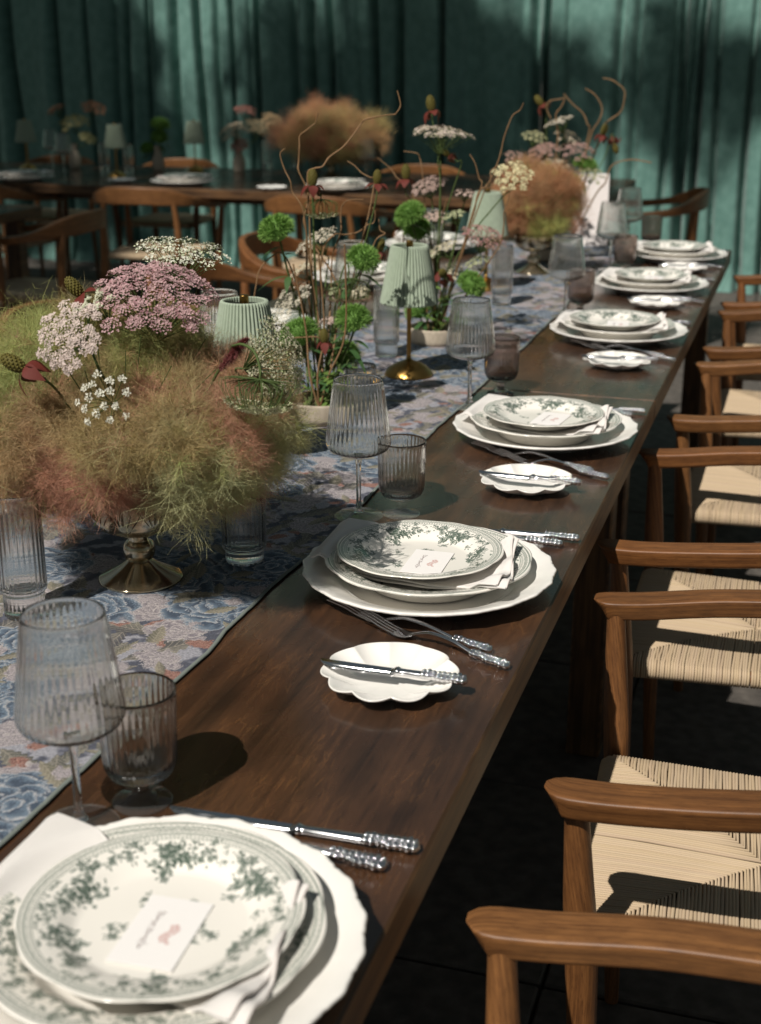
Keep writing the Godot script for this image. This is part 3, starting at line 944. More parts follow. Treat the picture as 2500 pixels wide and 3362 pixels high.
func make_lamp(label: String) -> Node3D:
	var t := thing("table_lamp", label, "table lamp", Vector3.ZERO, 0, "small lamps with pleated sage shades")
	var g := Geo.new()
	g.lathe(PackedVector2Array([Vector2(0, 0), Vector2(0.051, 0), Vector2(0.0525, 0.0015), Vector2(0.052, 0.0035), Vector2(0.048, 0.010), Vector2(0.039, 0.019), Vector2(0.026, 0.0265), Vector2(0.013, 0.031), Vector2(0.0065, 0.0345), Vector2(0.0052, 0.040), Vector2(0, 0.0402)]), 64)
	part("domed_base", g, M.brass, t)
	g = Geo.new()
	g.tube(PackedVector3Array([Vector3(0, 0.038, 0), Vector3(0, 0.27, 0)]), PackedFloat32Array([0.0047, 0.0047]), 16)
	part("stem", g, M.brass, t)
	g = Geo.new()
	g.lathe(PackedVector2Array([Vector2(0, 0.268), Vector2(0.007, 0.268), Vector2(0.0075, 0.269), Vector2(0.0075, 0.284), Vector2(0.0065, 0.2855), Vector2(0, 0.286)]), 24)
	part("finial", g, M.brass, t)
	g = Geo.new()
	var p := PackedVector2Array([Vector2(0.0555, 0.1555), Vector2(0.0578, 0.155), Vector2(0.0595, 0.1565), Vector2(0.0593, 0.159), Vector2(0.0380, 0.274), Vector2(0.0372, 0.2765), Vector2(0.0345, 0.277), Vector2(0.0335, 0.275), Vector2(0.0545, 0.159), Vector2(0.0555, 0.1555)])
	g.lathe(p, 264, 44, PackedFloat32Array([0.0008, 0.0018, 0.0027, 0.0027, 0.0021, 0.0012, 0.0005, 0.0010, 0.0015, 0.0008]), 0)
	var sh := part("pleated_shade", g, M.shade_cloth, t)
	g = Geo.new()
	g.lathe(PackedVector2Array([Vector2(0, 0.2665), Vector2(0.034, 0.2665), Vector2(0.034, 0.268), Vector2(0, 0.2682)]), 32)
	part("shade_disc", g, M.dark_metal, sh)
	return t

func make_bowl(label: String) -> Node3D:
	var g := Geo.new()
	g.lathe(PackedVector2Array([Vector2(0, 0.001), Vector2(0.048, 0.001), Vector2(0.049, 0), Vector2(0.054, 0.0005), Vector2(0.0605, 0.006), Vector2(0.0632, 0.014), Vector2(0.0638, 0.036), Vector2(0.0632, 0.0395), Vector2(0.0618, 0.041), Vector2(0.0602, 0.0395), Vector2(0.0595, 0.030), Vector2(0.0585, 0.014), Vector2(0.054, 0.008), Vector2(0, 0.007)]), 72)
	var t := thing("flower_bowl", label, "bowl", Vector3.ZERO, 0, "cream stoneware bowls of standing stems")
	part("bowl_wall", g, M.stoneware, t)
	g = Geo.new()
	g.lathe(PackedVector2Array([Vector2(0.0, 0.008), Vector2(0.036, 0.008), Vector2(0.036, 0.018), Vector2(0, 0.018)]), 24)
	for k in 40:
		var a := rnd(0, TAU)
		var d := sqrt(rng.randf()) * 0.032
		g.tube(PackedVector3Array([Vector3(cos(a) * d, 0.017, sin(a) * d), Vector3(cos(a) * d, 0.03, sin(a) * d)]), PackedFloat32Array([0.0008, 0.0003]), 4)
	part("pin_holder", g, M.dark_metal, t)
	return t

func make_compote(label: String) -> Node3D:
	var t := thing("footed_compote", label, "compote", Vector3.ZERO, 0, "tarnished silver compotes of smoke bush")
	var g := Geo.new()
	g.lathe(PackedVector2Array([Vector2(0, 0.003), Vector2(0.048, 0.001), Vector2(0.053, 0), Vector2(0.0555, 0.0015), Vector2(0.054, 0.004), Vector2(0.040, 0.0105), Vector2(0.026, 0.019), Vector2(0.017, 0.0265), Vector2(0.0155, 0.029)]), 64, 10, PackedFloat32Array([0, 0, 0, 0, 0.0008, 0.0012, 0.0008, 0.0003, 0]), 1)
	part("foot", g, M.mercury_glass, t)
	g = Geo.new()
	g.lathe(PackedVector2Array([Vector2(0.015, 0.0285), Vector2(0.0185, 0.031), Vector2(0.0205, 0.036), Vector2(0.0212, 0.042), Vector2(0.0202, 0.048), Vector2(0.0175, 0.0525), Vector2(0.0135, 0.0545), Vector2(0.0125, 0.0555), Vector2(0.0125, 0.0635), Vector2(0.0135, 0.065)]), 48)
	part("knop", g, M.mercury_glass, t)
	g = Geo.new()
	g.lathe(PackedVector2Array([Vector2(0, 0.064), Vector2(0.014, 0.0645), Vector2(0.034, 0.069), Vector2(0.050, 0.077), Vector2(0.0575, 0.088), Vector2(0.060, 0.100), Vector2(0.061, 0.116), Vector2(0.0605, 0.1175), Vector2(0.059, 0.116), Vector2(0.0575, 0.100), Vector2(0.050, 0.082), Vector2(0.0, 0.072)]), 72)
	var b := part("cup", g, M.mercury_glass, t)
	g = Geo.new()                                                         # etched fern sprays round the cup
	for k in 9:
		var a0 := TAU * k / 9.0
		for l in 5:
			var pl := PackedVector3Array()
			for s in 5:
				var f := s / 4.0
				var a := a0 + (l - 2) * 0.05 + (l - 2) * 0.14 * f
				var y := 0.080 + 0.026 * f + 0.002 * l
				var r := 0.0535 + 0.0082 * smoothstep(0.079, 0.104, y)
				pl.append(Vector3(cos(a) * r, y, sin(a) * r))
			g.sweep(pl, PackedFloat32Array([0.0008, 0.0028, 0.0034, 0.0022, 0.0006]), PackedFloat32Array([0.0008]), Vector3.UP, 6)
	part("etched_fern", g, M.mercury_etching, b)
	return t

# ---------------------------------------------------------------- flowers
func leaf_blade(g: Geo, a: Vector3, dir: Vector3, up: Vector3, long: float, wide: float, droop := 0.3) -> void:
	var p := PackedVector3Array()
	var uv := PackedVector2Array()
	var d := dir.normalized()
	var s := d.cross(up).normalized()
	var u := s.cross(d)
	for i in 8:
		var f := i / 7.0
		var ce := a + d * long * f - u * long * droop * f * f
		var w := wide * 0.5 * (sin(PI * pow(f, 0.75)) + 0.02)
		for j in 3:
			p.append(ce + s * w * (j - 1.0) + u * (0.16 * w if j != 1 else 0.0))
			uv.append(Vector2(j * 0.5, f))
	g.grid(p, 8, 3, uv)

func floret(g: Geo, at: Vector3, dir: Vector3, s: float) -> void:
	var b := frame(dir)
	var a0 := rnd(0, TAU)
	for k in 4:
		var a := a0 + TAU * k / 4 + rnd(-0.3, 0.3)
		var o := b.x * cos(a) + b.z * sin(a)
		var w := b.y.cross(o)
		var l := s * rnd(0.8, 1.15)
		var lift := b.y * l * rnd(0.05, 0.5)
		g.quad(at, at + o * l * 0.6 + w * l * 0.42 + lift * 0.5, at + o * l + lift, at + o * l * 0.6 - w * l * 0.42 + lift * 0.5)

# a lacy flat-topped flower: stem, rays, many tiny florets. mids bend the stem; curl > 0 bows the rays
func umbel(label: String, base: Vector3, mids: Array, head: Vector3, axis: Vector3, rad: float, petal: Color, o := {}) -> Node3D:
	var t := thing("lace_flower", label, "flower", base, 0, o.get("group", "lacy umbel flowers in the arrangements"))
	var ax := axis.normalized()
	var b := frame(ax)
	var depth: float = o.get("depth", 0.75)
	var dome: float = o.get("dome", 0.28)
	var many: int = o.get("many", 30)
	var per: int = o.get("per", 18)
	var size: float = o.get("size", 0.0021)
	var curl: float = o.get("curl", 0.0)
	var under: Color = o.get("under", petal)
	var h := head - base
	var node := h - ax * rad * depth
	var ctrl := [Vector3.ZERO]
	for q: Vector3 in mids: ctrl.append(q - base)
	ctrl.append(node - ax * rad * 0.25)
	ctrl.append(node)
	var st := Geo.new()
	var sp := spline(ctrl, 5)
	st.tube(sp, ramp(0.0019, 0.0013, sp.size()), 7)
	part("stem", st, M.stem, t)
	var g := Geo.new()
	var f := Geo.new()
	for k in many:
		var r := sqrt((k + 0.5) / many) * rnd(0.9, 1.05)
		var a := k * 2.39996 + rnd(-0.15, 0.15)
		var rd := b.x * cos(a) + b.z * sin(a)
		var tip := h + rd * r * rad + ax * rad * (dome * (1.0 - r * r) + rnd(-0.05, 0.05))
		var mid := node.lerp(tip, 0.55) + (ax * -0.5 + rd) * rad * curl * r
		g.tube(spline([node, mid, tip - ax * rad * 0.02], 3), PackedFloat32Array([0.0006, 0.0006, 0.0005, 0.0005, 0.0005, 0.0004, 0.0004]), 4, false)
		var dirn := (tip - node).normalized().lerp(ax, 0.5).normalized()
		var bb := frame(dirn)
		var ur: float = rad * o.get("cluster", 0.17) * rnd(0.8, 1.15)
		for q in per:
			var rr := sqrt((q + 0.5) / per)
			var aa := q * 2.39996
			var at := tip + (bb.x * cos(aa) + bb.z * sin(aa)) * rr * ur + dirn * ur * (0.45 * (1.0 - rr * rr) + rnd(-0.12, 0.12))
			var tone := rnd(0.72, 1.1)
			var cc := petal.lerp(under, clampf(rnd(-0.4, 1.0) * rr, 0, 1))
			f.tint = Color(cc.r * tone, cc.g * tone, cc.b * tone)
			floret(f, at, (dirn + ball_dir() * 0.5), size * rnd(0.8, 1.2))
			if q % 3 == 0:
				g.tube(PackedVector3Array([tip - dirn * ur * 0.35, at]), PackedFloat32Array([0.00035, 0.0003]), 3, false)
	part("rays", g, M.stem, t)
	part("florets", f, M.floret, t).set_meta("kind", "stuff")
	return t

func hair_ball(g: Geo, ce: Vector3, r: Vector3, ax: Vector3, many: int, dark: Color, light: Color) -> void:
	var b := frame(ax)
	for k in many:
		var d := ball_dir()
		if d.y < -0.55: d.y = -d.y
		var out := b * (d * r)
		var tip := ce + out * rnd(0.86, 1.06)
		var root := ce + out * rnd(0.35, 0.6)
		var s := (tip - root).cross(ball_dir()).normalized() * rnd(0.0006, 0.001)
		var mid := root.lerp(tip, 0.6) + ball_dir() * 0.0014
		g.tint = dark.lerp(light, clampf(rnd(-0.1, 1.0), 0, 1))
		g.tri(root - s, root + s, mid)
		g.quad(mid - s, mid + s, tip + s * 0.2, tip - s * 0.2)

# a green moss-like pompom flower on a leafy stem
func pompom(label: String, base: Vector3, mids: Array, head: Vector3, rad: float, axis := Vector3.UP) -> Node3D:
	var t := thing("pompom_flower", label, "flower", base, 0, "green pompom flowers in the bowls")
	var h := head - base
	var ctrl := [Vector3.ZERO]
	for q: Vector3 in mids: ctrl.append(q - base)
	ctrl.append(h - axis * rad * 0.9)
	ctrl.append(h - axis * rad * 0.3)
	var g := Geo.new()
	var sp := spline(ctrl, 5)
	g.tube(sp, ramp(0.0022, 0.002, sp.size()), 7)
	part("stem", g, M.stem, t)
	g = Geo.new()
	g.tint = Color(0.16, 0.31, 0.06)
	g.ball(h, Vector3.ONE * rad * 0.62, 12, 8)
	hair_ball(g, h, Vector3(rad * rnd(0.92, 1.15), rad * rnd(0.68, 0.95), rad * rnd(0.92, 1.1)), (axis.normalized() + ball_dir() * 0.25), 1700, Color(0.10, 0.23, 0.035), Color(0.27, 0.45, 0.11))
	part("blossom", g, M.hair, t).set_meta("kind", "stuff")
	for k in 5:
		g = Geo.new()
		var a := rnd(0, TAU)
		var root := h - axis * rad * rnd(0.5, 1.4) if k < 3 else (sp[sp.size() / 2])
		leaf_blade(g, root, Vector3(cos(a), rnd(-0.2, 0.5), sin(a)), Vector3.UP, rad * rnd(1.0, 1.7), rad * 0.36, rnd(0.2, 0.7))
		part("leaf", g, M.leaf_green, t)
	return t

# a coneflower: green-gold thimble over a few drooping red petals
func coneflower(label: String, base: Vector3, mids: Array, head: Vector3, axis: Vector3, s := 1.0) -> Node3D:
	var t := thing("coneflower", label, "flower", base, 0, "red coneflowers in the arrangements")
	var h := head - base
	var ax := axis.normalized()
	var ctrl := [Vector3.ZERO]
	for q: Vector3 in mids: ctrl.append(q - base)
	ctrl.append(h - ax * 0.02 * s)
	ctrl.append(h)
	var g := Geo.new()
	var sp := spline(ctrl, 6)
	g.tube(sp, ramp(0.0017, 0.0013, sp.size()), 7)
	part("stem", g, M.stem, t)
	var b := frame(ax)
	g = Geo.new()
	g.ball(h + ax * 0.009 * s, Vector3(0.0056, 0.0105, 0.0056) * s, 12, 10, b)
	for k in 90:
		var y := 1.0 - 2.0 * (k + 0.5) / 90
		var r := sqrt(1 - y * y)
		var a := k * 2.39996
		g.ball(h + ax * 0.009 * s + b * Vector3(cos(a) * r * 0.0056, y * 0.0105, sin(a) * r * 0.0056) * s, Vector3.ONE * 0.0011 * s, 5, 3)
	part("cone", g, M.cone, t)
	for k in 5:
		g = Geo.new()
		var a := TAU * k / 5 + rnd(-0.2, 0.2)
		var o := b.x * cos(a) + b.z * sin(a)
		leaf_blade(g, h + o * 0.004 * s, o * 0.7 + ax * rnd(-0.7, 0.0), ax, rnd(0.012, 0.017) * s, 0.012 * s, rnd(0.4, 0.9))
		part("petal", g, M.petal_red, t)
	return t

# an upright green sprig with many small leaves
func leafy_sprig(label: String, base: Vector3, tip: Vector3, many: int, size: float) -> void:
	var t := thing("leafy_sprig", label, "foliage", base, 0, "green leafy sprigs in the bowls")
	var e := tip - base
	var sp := spline([Vector3.ZERO, e * 0.5 + Vector3(rnd(-0.012, 0.012), 0.01, rnd(-0.012, 0.012)), e], 6)
	var g := Geo.new()
	g.tube(sp, ramp(0.0019, 0.0009, sp.size()), 6)
	part("stem", g, M.stem, t)
	for k in many:
		g = Geo.new()
		var f := rnd(0.15, 1.0)
		var d := (ball_dir() * Vector3(1, 0.5, 1) + Vector3(0, 0.35, 0)).normalized()
		leaf_blade(g, sp[int(f * (sp.size() - 1))], d, (Vector3.UP + ball_dir() * 0.4).normalized(), size * rnd(0.7, 1.3), size * rnd(0.32, 0.5), rnd(0.1, 0.7))
		part("leaf", g, M.fresh_leaf if k % 3 else M.leaf_green, t)

func willow(label: String, pts: Array, r0 := 0.0021, r1 := 0.0011) -> Node3D:       # from foot to tip
	var base: Vector3 = pts[0]
	var ctrl := []
	for q: Vector3 in pts: ctrl.append(q - base + (ball_dir() * 0.003 if q != base else Vector3.ZERO))
	var sp := spline(ctrl, 5)
	var rad := PackedFloat32Array()
	for i in sp.size(): rad.append(lerpf(r0, r1, float(i) / sp.size()) * (1.25 if i % 9 == 4 else 1.0))
	var g := Geo.new()
	g.tube(sp, rad, 7)
	return single("curly_willow_twig", g, M.twig, label, "twig", base, 0, "curly willow twigs in the bowls")

func tuft_mesh(sd: int) -> ArrayMesh:                                    # one feathery plume of the smoke bush, unit size
	rng.seed = sd
	var g := Geo.new()
	for k in 44:
		var d := (ball_dir() + Vector3(0, 0.6, 0)).normalized()
		var p := Vector3.ZERO
		var l := rnd(0.55, 1.05)
		var bend := ball_dir() * 1.3
		var s := d.cross(ball_dir()).normalized() * 0.0044
		var dd := d
		for i in 3:
			var q := p + dd * l / 3.0
			var s2 := s * 0.8
			g.quad(p - s, p + s, q + s2, q - s2)
			if i > 0:
				for e in 3:
					var side := (dd * 0.6 + ball_dir() * 1.3).normalized() * rnd(0.14, 0.34)
					g.tri(q - s2, q + s2, q + side)
			p = q
			s = s2
			dd = (dd + bend * 0.55).normalized()
	return g.mesh()

func smoke_bush(label: String, ce: Vector3, rad: Vector3, many: int, size: float, pal: Callable, group: String, lumps := 0.35, low_right := false, more := []) -> Node3D:
	var t := thing("smoke_bush_bouquet", label, "flower bouquet", ce, 0, group)
	var where := [[], [], []]
	var tint := [PackedColorArray(), PackedColorArray(), PackedColorArray()]
	var nz := FastNoiseLite.new()
	nz.seed = 3
	nz.frequency = 9.0
	var spots := []                                                       # each sprig makes a rounded plume of its own
	var sprigs := 64
	for k in sprigs * 6:
		if spots.size() >= sprigs: break
		var d := ball_dir()
		var p := d * rad * (rnd(0.5, 0.8) if k % 5 else rnd(0.1, 0.4)) * (1.0 + lumps * nz.get_noise_3dv(d * 0.2 + ce))
		if p.y < -rad.y * 0.4 and absf(p.x) < rad.x * 0.5 and p.z > -rad.z * 0.5: continue
		if p.y < -rad.y * 0.8: continue
		if low_right: p.y = minf(p.y, lerpf(0.13, 0.035, smoothstep(-0.01, 0.06, p.x)))
		var near := false
		for q in spots:
			if p.distance_to(q[0]) < rad.x * 0.2: near = true
		if near and k < sprigs * 4: continue
		spots.append([p, rad.x * rnd(0.17, 0.28), pal.call(p / rad, nz.get_noise_3dv(p * 2.0 + ce), nz.get_noise_3dv(p * 4.5 + Vector3(9, 0, 0)))])
	for q: Vector3 in more:
		var p := q - ce
		spots.append([p, rad.x * rnd(0.2, 0.27), pal.call(p / rad, nz.get_noise_3dv(p * 2.0 + ce), nz.get_noise_3dv(p * 4.5 + Vector3(9, 0, 0)))])
	for k in many:
		var sp: Array = spots[k % spots.size()]
		var d := ball_dir()
		var p: Vector3 = sp[0] + d * float(sp[1]) * pow(rng.randf(), 0.42) * Vector3(1, 0.85, 1)
		if p.y < -rad.y * 0.62 and absf(p.x - rad.x * 0.06) < rad.x * 0.34 and p.z > -rad.z * 0.6: continue
		var v := k % 3
		var b := frame((d + (sp[0] as Vector3).normalized() * 0.5 + ball_dir() * 0.5).normalized()).rotated(d, rnd(0, TAU))
		where[v].append(Transform3D(b.scaled(Vector3.ONE * size * rnd(0.6, 1.35) * (1.5 if rng.randf() < 0.04 else 1.0)), p))
		var q: Color = sp[2]
		if rng.randf() < 0.15: q = (spots[rng.randi() % spots.size()] as Array)[2]      # strands of the neighbours run through
		var tone := rnd(0.75, 1.22)
		var warm := rnd(-0.03, 0.03)
		tint[v].append(Color(q.r * tone + warm, q.g * tone, maxf(0.02, q.b * tone - warm * 0.3)))
	for v in 3: scatter("plume", tuft[v], M.hair, where[v], tint[v], t)
	var g := Geo.new()
	for k in 70:
		var d := (ball_dir() + Vector3(0, 0.3, 0.2)).normalized()
		var root := Vector3(rnd(-0.02, 0.02), -rad.y * 0.9, rnd(-0.02, 0.02))
		g.tube(spline([root, root.lerp(d * rad * 0.5, 0.5) + Vector3(0, 0.01, 0), d * rad * rnd(0.8, 1.12)], 4), ramp(0.0016, 0.0006, 9), 5)
	part("stems", g, M.stem, t)
	return t

var tuft := []

# ---------------------------------------------------------------- trees (out of frame; they dapple the drapes and tables)
func tree(label: String, foot: Vector3, fork: Vector3, clumps: Array) -> void:      # clumps: [middle, radius, leaves]
	var t := thing("shade_tree", label, "tree", foot, 0, "")
	var g := Geo.new()
	g.tube(spline([Vector3.ZERO, (fork - foot) * 0.5 + Vector3(0.1, 0, 0.05), fork - foot], 6), ramp(0.17, 0.11, 13), 14)
	part("trunk", g, M.bark, t)
	var where := []
	var tint := PackedColorArray()
	for c in clumps:
		g = Geo.new()
		var e: Vector3 = c[0] - foot
		var s := fork - foot
		g.tube(spline([s, s.lerp(e, 0.5) + Vector3(rnd(-0.2, 0.2), 0.45, rnd(-0.2, 0.2)), e], 5), ramp(0.06, 0.012, 11), 8)
		for k in 6:
			var d: Vector3 = ball_dir() * float(c[1]) * 0.8
			g.tube(spline([s.lerp(e, 0.86), e + d * 0.5, e + d], 3), ramp(0.014, 0.004, 7), 5)
		part("limb", g, M.bark, t)
		for k in c[2]:
			var d := ball_dir()
			var p: Vector3 = e + d * Vector3(c[1], c[1] * 0.7, c[1]) * pow(rng.randf(), 0.45)
			where.append(Transform3D(Basis.from_euler(Vector3(rnd(-0.7, 0.7), rnd(0, TAU), rnd(-0.7, 0.7))).scaled(Vector3.ONE * rnd(0.09, 0.16)), p))
			var tone := rnd(0.6, 1.2)
			tint.append(Color(tone, tone, tone * 0.8))
	var l := Geo.new()
	leaf_blade(l, Vector3(0, 0, -0.5), Vector3.BACK, Vector3.UP, 1.0, 0.62, 0.25)
	scatter("crown", l.mesh(), M.tree_leaf, where, tint, t)

# ---------------------------------------------------------------- drapes
func curtain_panel(x0: float, x1: float, z: float, high: float, sd: int) -> Geo:
	var r := RandomNumberGenerator.new()
	r.seed = sd
	var folds := []
	var x := x0 - 0.3
	while x < x1 + 0.3:
		var kind := r.randf()
		folds.append([x, r.randf_range(0.012, 0.026) if kind < 0.62 else r.randf_range(0.03, 0.07), -r.randf_range(0.07, 0.17) if kind < 0.62 else r.randf_range(0.02, 0.08), r.randf_range(-0.02, 0.02), r.randf_range(0.0, 1.2)])
		x += r.randf_range(0.04, 0.2)
	var nz := FastNoiseLite.new()
	nz.seed = sd
	nz.frequency = 1.4
	var cols := int((x1 - x0) / 0.008) + 1
	var rows := 22
	var p := PackedVector3Array()
	var uv := PackedVector2Array()
	for i in rows:
		var y := lerpf(0.004, high, pow(i / float(rows - 1), 1.3))
		for j in cols:
			var u := lerpf(x0, x1, j / float(cols - 1))
			var d := nz.get_noise_2d(u, y * 0.35) * 0.05
			for f in folds:
				var q: float = (u - f[0] - f[3] * (y - 1.0) - 0.012 * sin(y * 2.0 + f[4] * 5.0)) / f[1]
				if absf(q) < 3.0: d += f[2] * exp(-q * q) * (0.65 + 0.35 * sin(y * 0.9 + f[4] * 3.0))
			if y < 0.12: d += (0.12 - y) * 0.5
			p.append(Vector3(u, y, z + d))
			uv.append(Vector2(u, y))
	var g := Geo.new()
	g.grid(p, rows, cols, uv, false, true)
	return g

# ---------------------------------------------------------------- tables
func make_table(label: String, at: Vector3, wide: float, long: float, mt: Material) -> Node3D:   # long along z, from at.z - long/2 to at.z + long/2
	var t := thing("dining_table", label, "table", at)
	var g := Geo.new()
	g.box(Vector3(0, TOP - 0.0225, 0), Vector3(wide, 0.045, long), 0.0025)
	for i in g.v.size():
		var q := g.v[i]
		g.t[i] = Vector2(q.x + at.x, q.z + at.z) if absf(g.n[i].y) > 0.6 else Vector2(q.y, q.z + at.z if absf(g.n[i].x) > 0.5 else q.x + at.x)
	var top := Geo.new()                                                  # split by facing: stained top, rawer edge
	var edge := Geo.new()
	for k in range(0, g.v.size(), 3):
		var dst := top if g.n[k].y > 0.9 else edge
		for e in 3:
			dst.ix.append(dst.v.size())
			dst.v.append(g.v[k + e]); dst.n.append(g.n[k + e]); dst.t.append(g.t[k + e]); dst.c.append(Color.WHITE)
	var tp := part("tabletop", top, mt, t)
	part("edge_band", edge, M.table_edge, tp)
	for sx: float in [-1.0, 1.0]:
		for sz: float in [-1.0, 1.0]:
			g = Geo.new()
			g.box(Vector3(sx * (wide * 0.5 - 0.09), 0.352, sz * (long * 0.5 - 0.09)), Vector3(0.07, 0.704, 0.07), 0.004)
			part("leg", g, M.table_edge, t)
	for sx: float in [-1.0, 1.0]:
		g = Geo.new()
		g.box(Vector3(sx * (wide * 0.5 - 0.2), 0.683, 0), Vector3(0.03, 0.044, long - 0.4), 0.003)
		part("under_rail", g, M.table_edge, t)
	return t

# ---------------------------------------------------------------- the scene
const SUN := Vector3(0.24, -1.0, -0.80)

func _ready() -> void:
	rng.seed = 20
	var cam := Camera3D.new()
	cam.name = "camera"
	cam.position = Vector3(0, 1.418, 0)
	cam.rotation = Vector3(deg_to_rad(-18.893), deg_to_rad(17.578), 0)
	cam.near = 0.05
	cam.far = 300.0
	var lens := CameraAttributesPhysical.new()
	lens.frustum_focal_length = 31.765
	lens.frustum_focus_distance = 1.78
	lens.frustum_near = 0.05
	lens.frustum_far = 300.0
	lens.exposure_aperture = 3.9
	cam.attributes = lens
	add_child(cam)
	cam.fov = 41.388
	cam.current = true
	var env := Environment.new()
	env.background_mode = Environment.BG_SKY
	var sky := ProceduralSkyMaterial.new()
	sky.sky_top_color = Color(0.44, 0.49, 0.52)
	sky.sky_horizon_color = Color(0.62, 0.64, 0.58)
	sky.ground_bottom_color = Color(0.10, 0.11, 0.09)
	sky.ground_horizon_color = Color(0.30, 0.32, 0.30)
	env.sky = Sky.new()
	env.sky.sky_material = sky
	env.background_energy_multiplier = 0.34
	env.tonemap_mode = Environment.TONE_MAPPER_LINEAR
	env.tonemap_exposure = 1.25
	env.sdfgi_enabled = true
	env.ssao_enabled = true
	env.ssil_enabled = true
	var we := WorldEnvironment.new()
	we.name = "world"
	we.environment = env
	add_child(we)
	var sun := DirectionalLight3D.new()
	sun.name = "sun"
	sun.light_color = Color(1.0, 0.975, 0.935)
	sun.light_energy = 1.15
	sun.light_angular_distance = 0.5
	sun.shadow_enabled = true
	add_child(sun)
	sun.look_at_from_position(Vector3.ZERO, SUN)

	materials()
	for k in 3: tuft.append(tuft_mesh(40 + k))
	rng.seed = 99
	setting()
	tables()
	place_settings()
	chairs()
	centrepieces()
	far_table()


func setting() -> void:
	var g := Geo.new()
	g.quad(Vector3(-60, -0.014, 60), Vector3(-60, -0.014, -60), Vector3(60, -0.014, -60), Vector3(60, -0.014, 60))
	var gr := structure("ground", g, M.ground)
	var slabs := []
	for k in 4:
		g = Geo.new()
		g.box(Vector3(0, -0.02, 0), Vector3(0.594, 0.04, 0.594), 0.004)
		slabs.append(g.mesh())
	for i in 16:
		for j in 17:
			var o := part("paving_slab", slabs[(i * 3 + j * 5) % 4], M.paving, gr)
			o.position = Vector3(-6.6 + i * 0.6, rnd(-0.002, 0.002), -9.3 + j * 0.6)
			o.rotation = Vector3(rnd(-0.003, 0.003), rnd(-0.004, 0.004), rnd(-0.003, 0.003))
	var t := thing("drape_wall", "long wall of sea green drapes in heavy folds behind the tables", "curtain", Vector3.ZERO)
	for k in 9:
		part("curtain_panel", curtain_panel(-8.2 + k * 1.3, -6.88 + k * 1.3, -8.55 - 0.02 * (k % 2), 3.4, 100 + k), M.drape, t)
	g = Geo.new()
	g.tube(PackedVector3Array([Vector3(-8.4, 3.42, -8.55), Vector3(3.7, 3.42, -8.55)]), PackedFloat32Array([0.025, 0.025]), 10)
	part("rail", g, M.dark_metal, t)
	for x: float in [-8.3, -4.0, 0.6, 3.6]:
		g = Geo.new()
		g.tube(PackedVector3Array([Vector3(x, 0, -8.72), Vector3(x, 3.42, -8.72)]), PackedFloat32Array([0.03, 0.03]), 10)
		part("post", g, M.dark_metal, t)
	var up := -SUN
	var a := []
	# clumps of leaves stand on the sun's way to each patch of shade that the photograph shows
	for q in [[Vector3(-5.220, 1.133, -8.500), 0.85, 12.2, 700], [Vector3(-4.867, 1.547, -8.500), 0.8, 11.9, 600], [Vector3(-4.640, 1.139, -8.500), 0.5, 12.5, 330], [Vector3(-4.934, 0.743, -8.500), 0.8, 13.0, 620], [Vector3(-4.6, 0.8, -6.9), 0.95, 11.9, 700], [Vector3(-3.45, 0.8, -7.1), 0.75, 12.2, 480], [Vector3(-2.7, 0.75, -6.9), 0.4, 12.5, 150], [Vector3(-3.2, 0.7, -5.0), 0.85, 12.2, 700], [Vector3(-3.55, 0.7, -6.2), 0.35, 12.2, 60], [Vector3(-4.2, 0.6, -5.8), 0.9, 11.7, 620]]:
		a.append([q[0] + up * q[2], q[1], q[3]])
	tree("broad tree on the left whose crown shades the far tables", Vector3(-6.2, 0, -2.6), Vector3(-5.7, 7.0, -1.6), a)
	a = []
	for q in [[Vector3(-3.398, 1.064, -8.500), 0.55, 12.6, 330], [Vector3(-2.864, 1.099, -8.500), 0.66, 12.9, 470], [Vector3(-2.294, 1.349, -8.500), 0.62, 12.3, 400], [Vector3(-1.936, 1.027, -8.500), 0.5, 13.2, 280], [Vector3(-2.562, 1.591, -8.500), 0.4, 12.5, 150], [Vector3(-0.838, 1.276, -8.500), 0.42, 12.5, 170], [Vector3(-3.023, 0.755, -8.500), 0.45, 13.5, 260], [Vector3(-2.285, 0.743, -8.500), 0.5, 13.6, 300], [Vector3(-1.559, 1.246, -8.500), 0.3, 12.8, 70], [Vector3(-1.8, 0.75, -7.0), 0.45, 12.3, 150], [Vector3(-0.7, 0.65, -6.9), 0.35, 12.5, 150]]:
		a.append([q[0] + up * q[2], q[1], q[3]])
	tree("tall tree on the right whose crown dapples the green drapes", Vector3(2.3, 0, -4.2), Vector3(1.4, 7.4, -3.0), a)


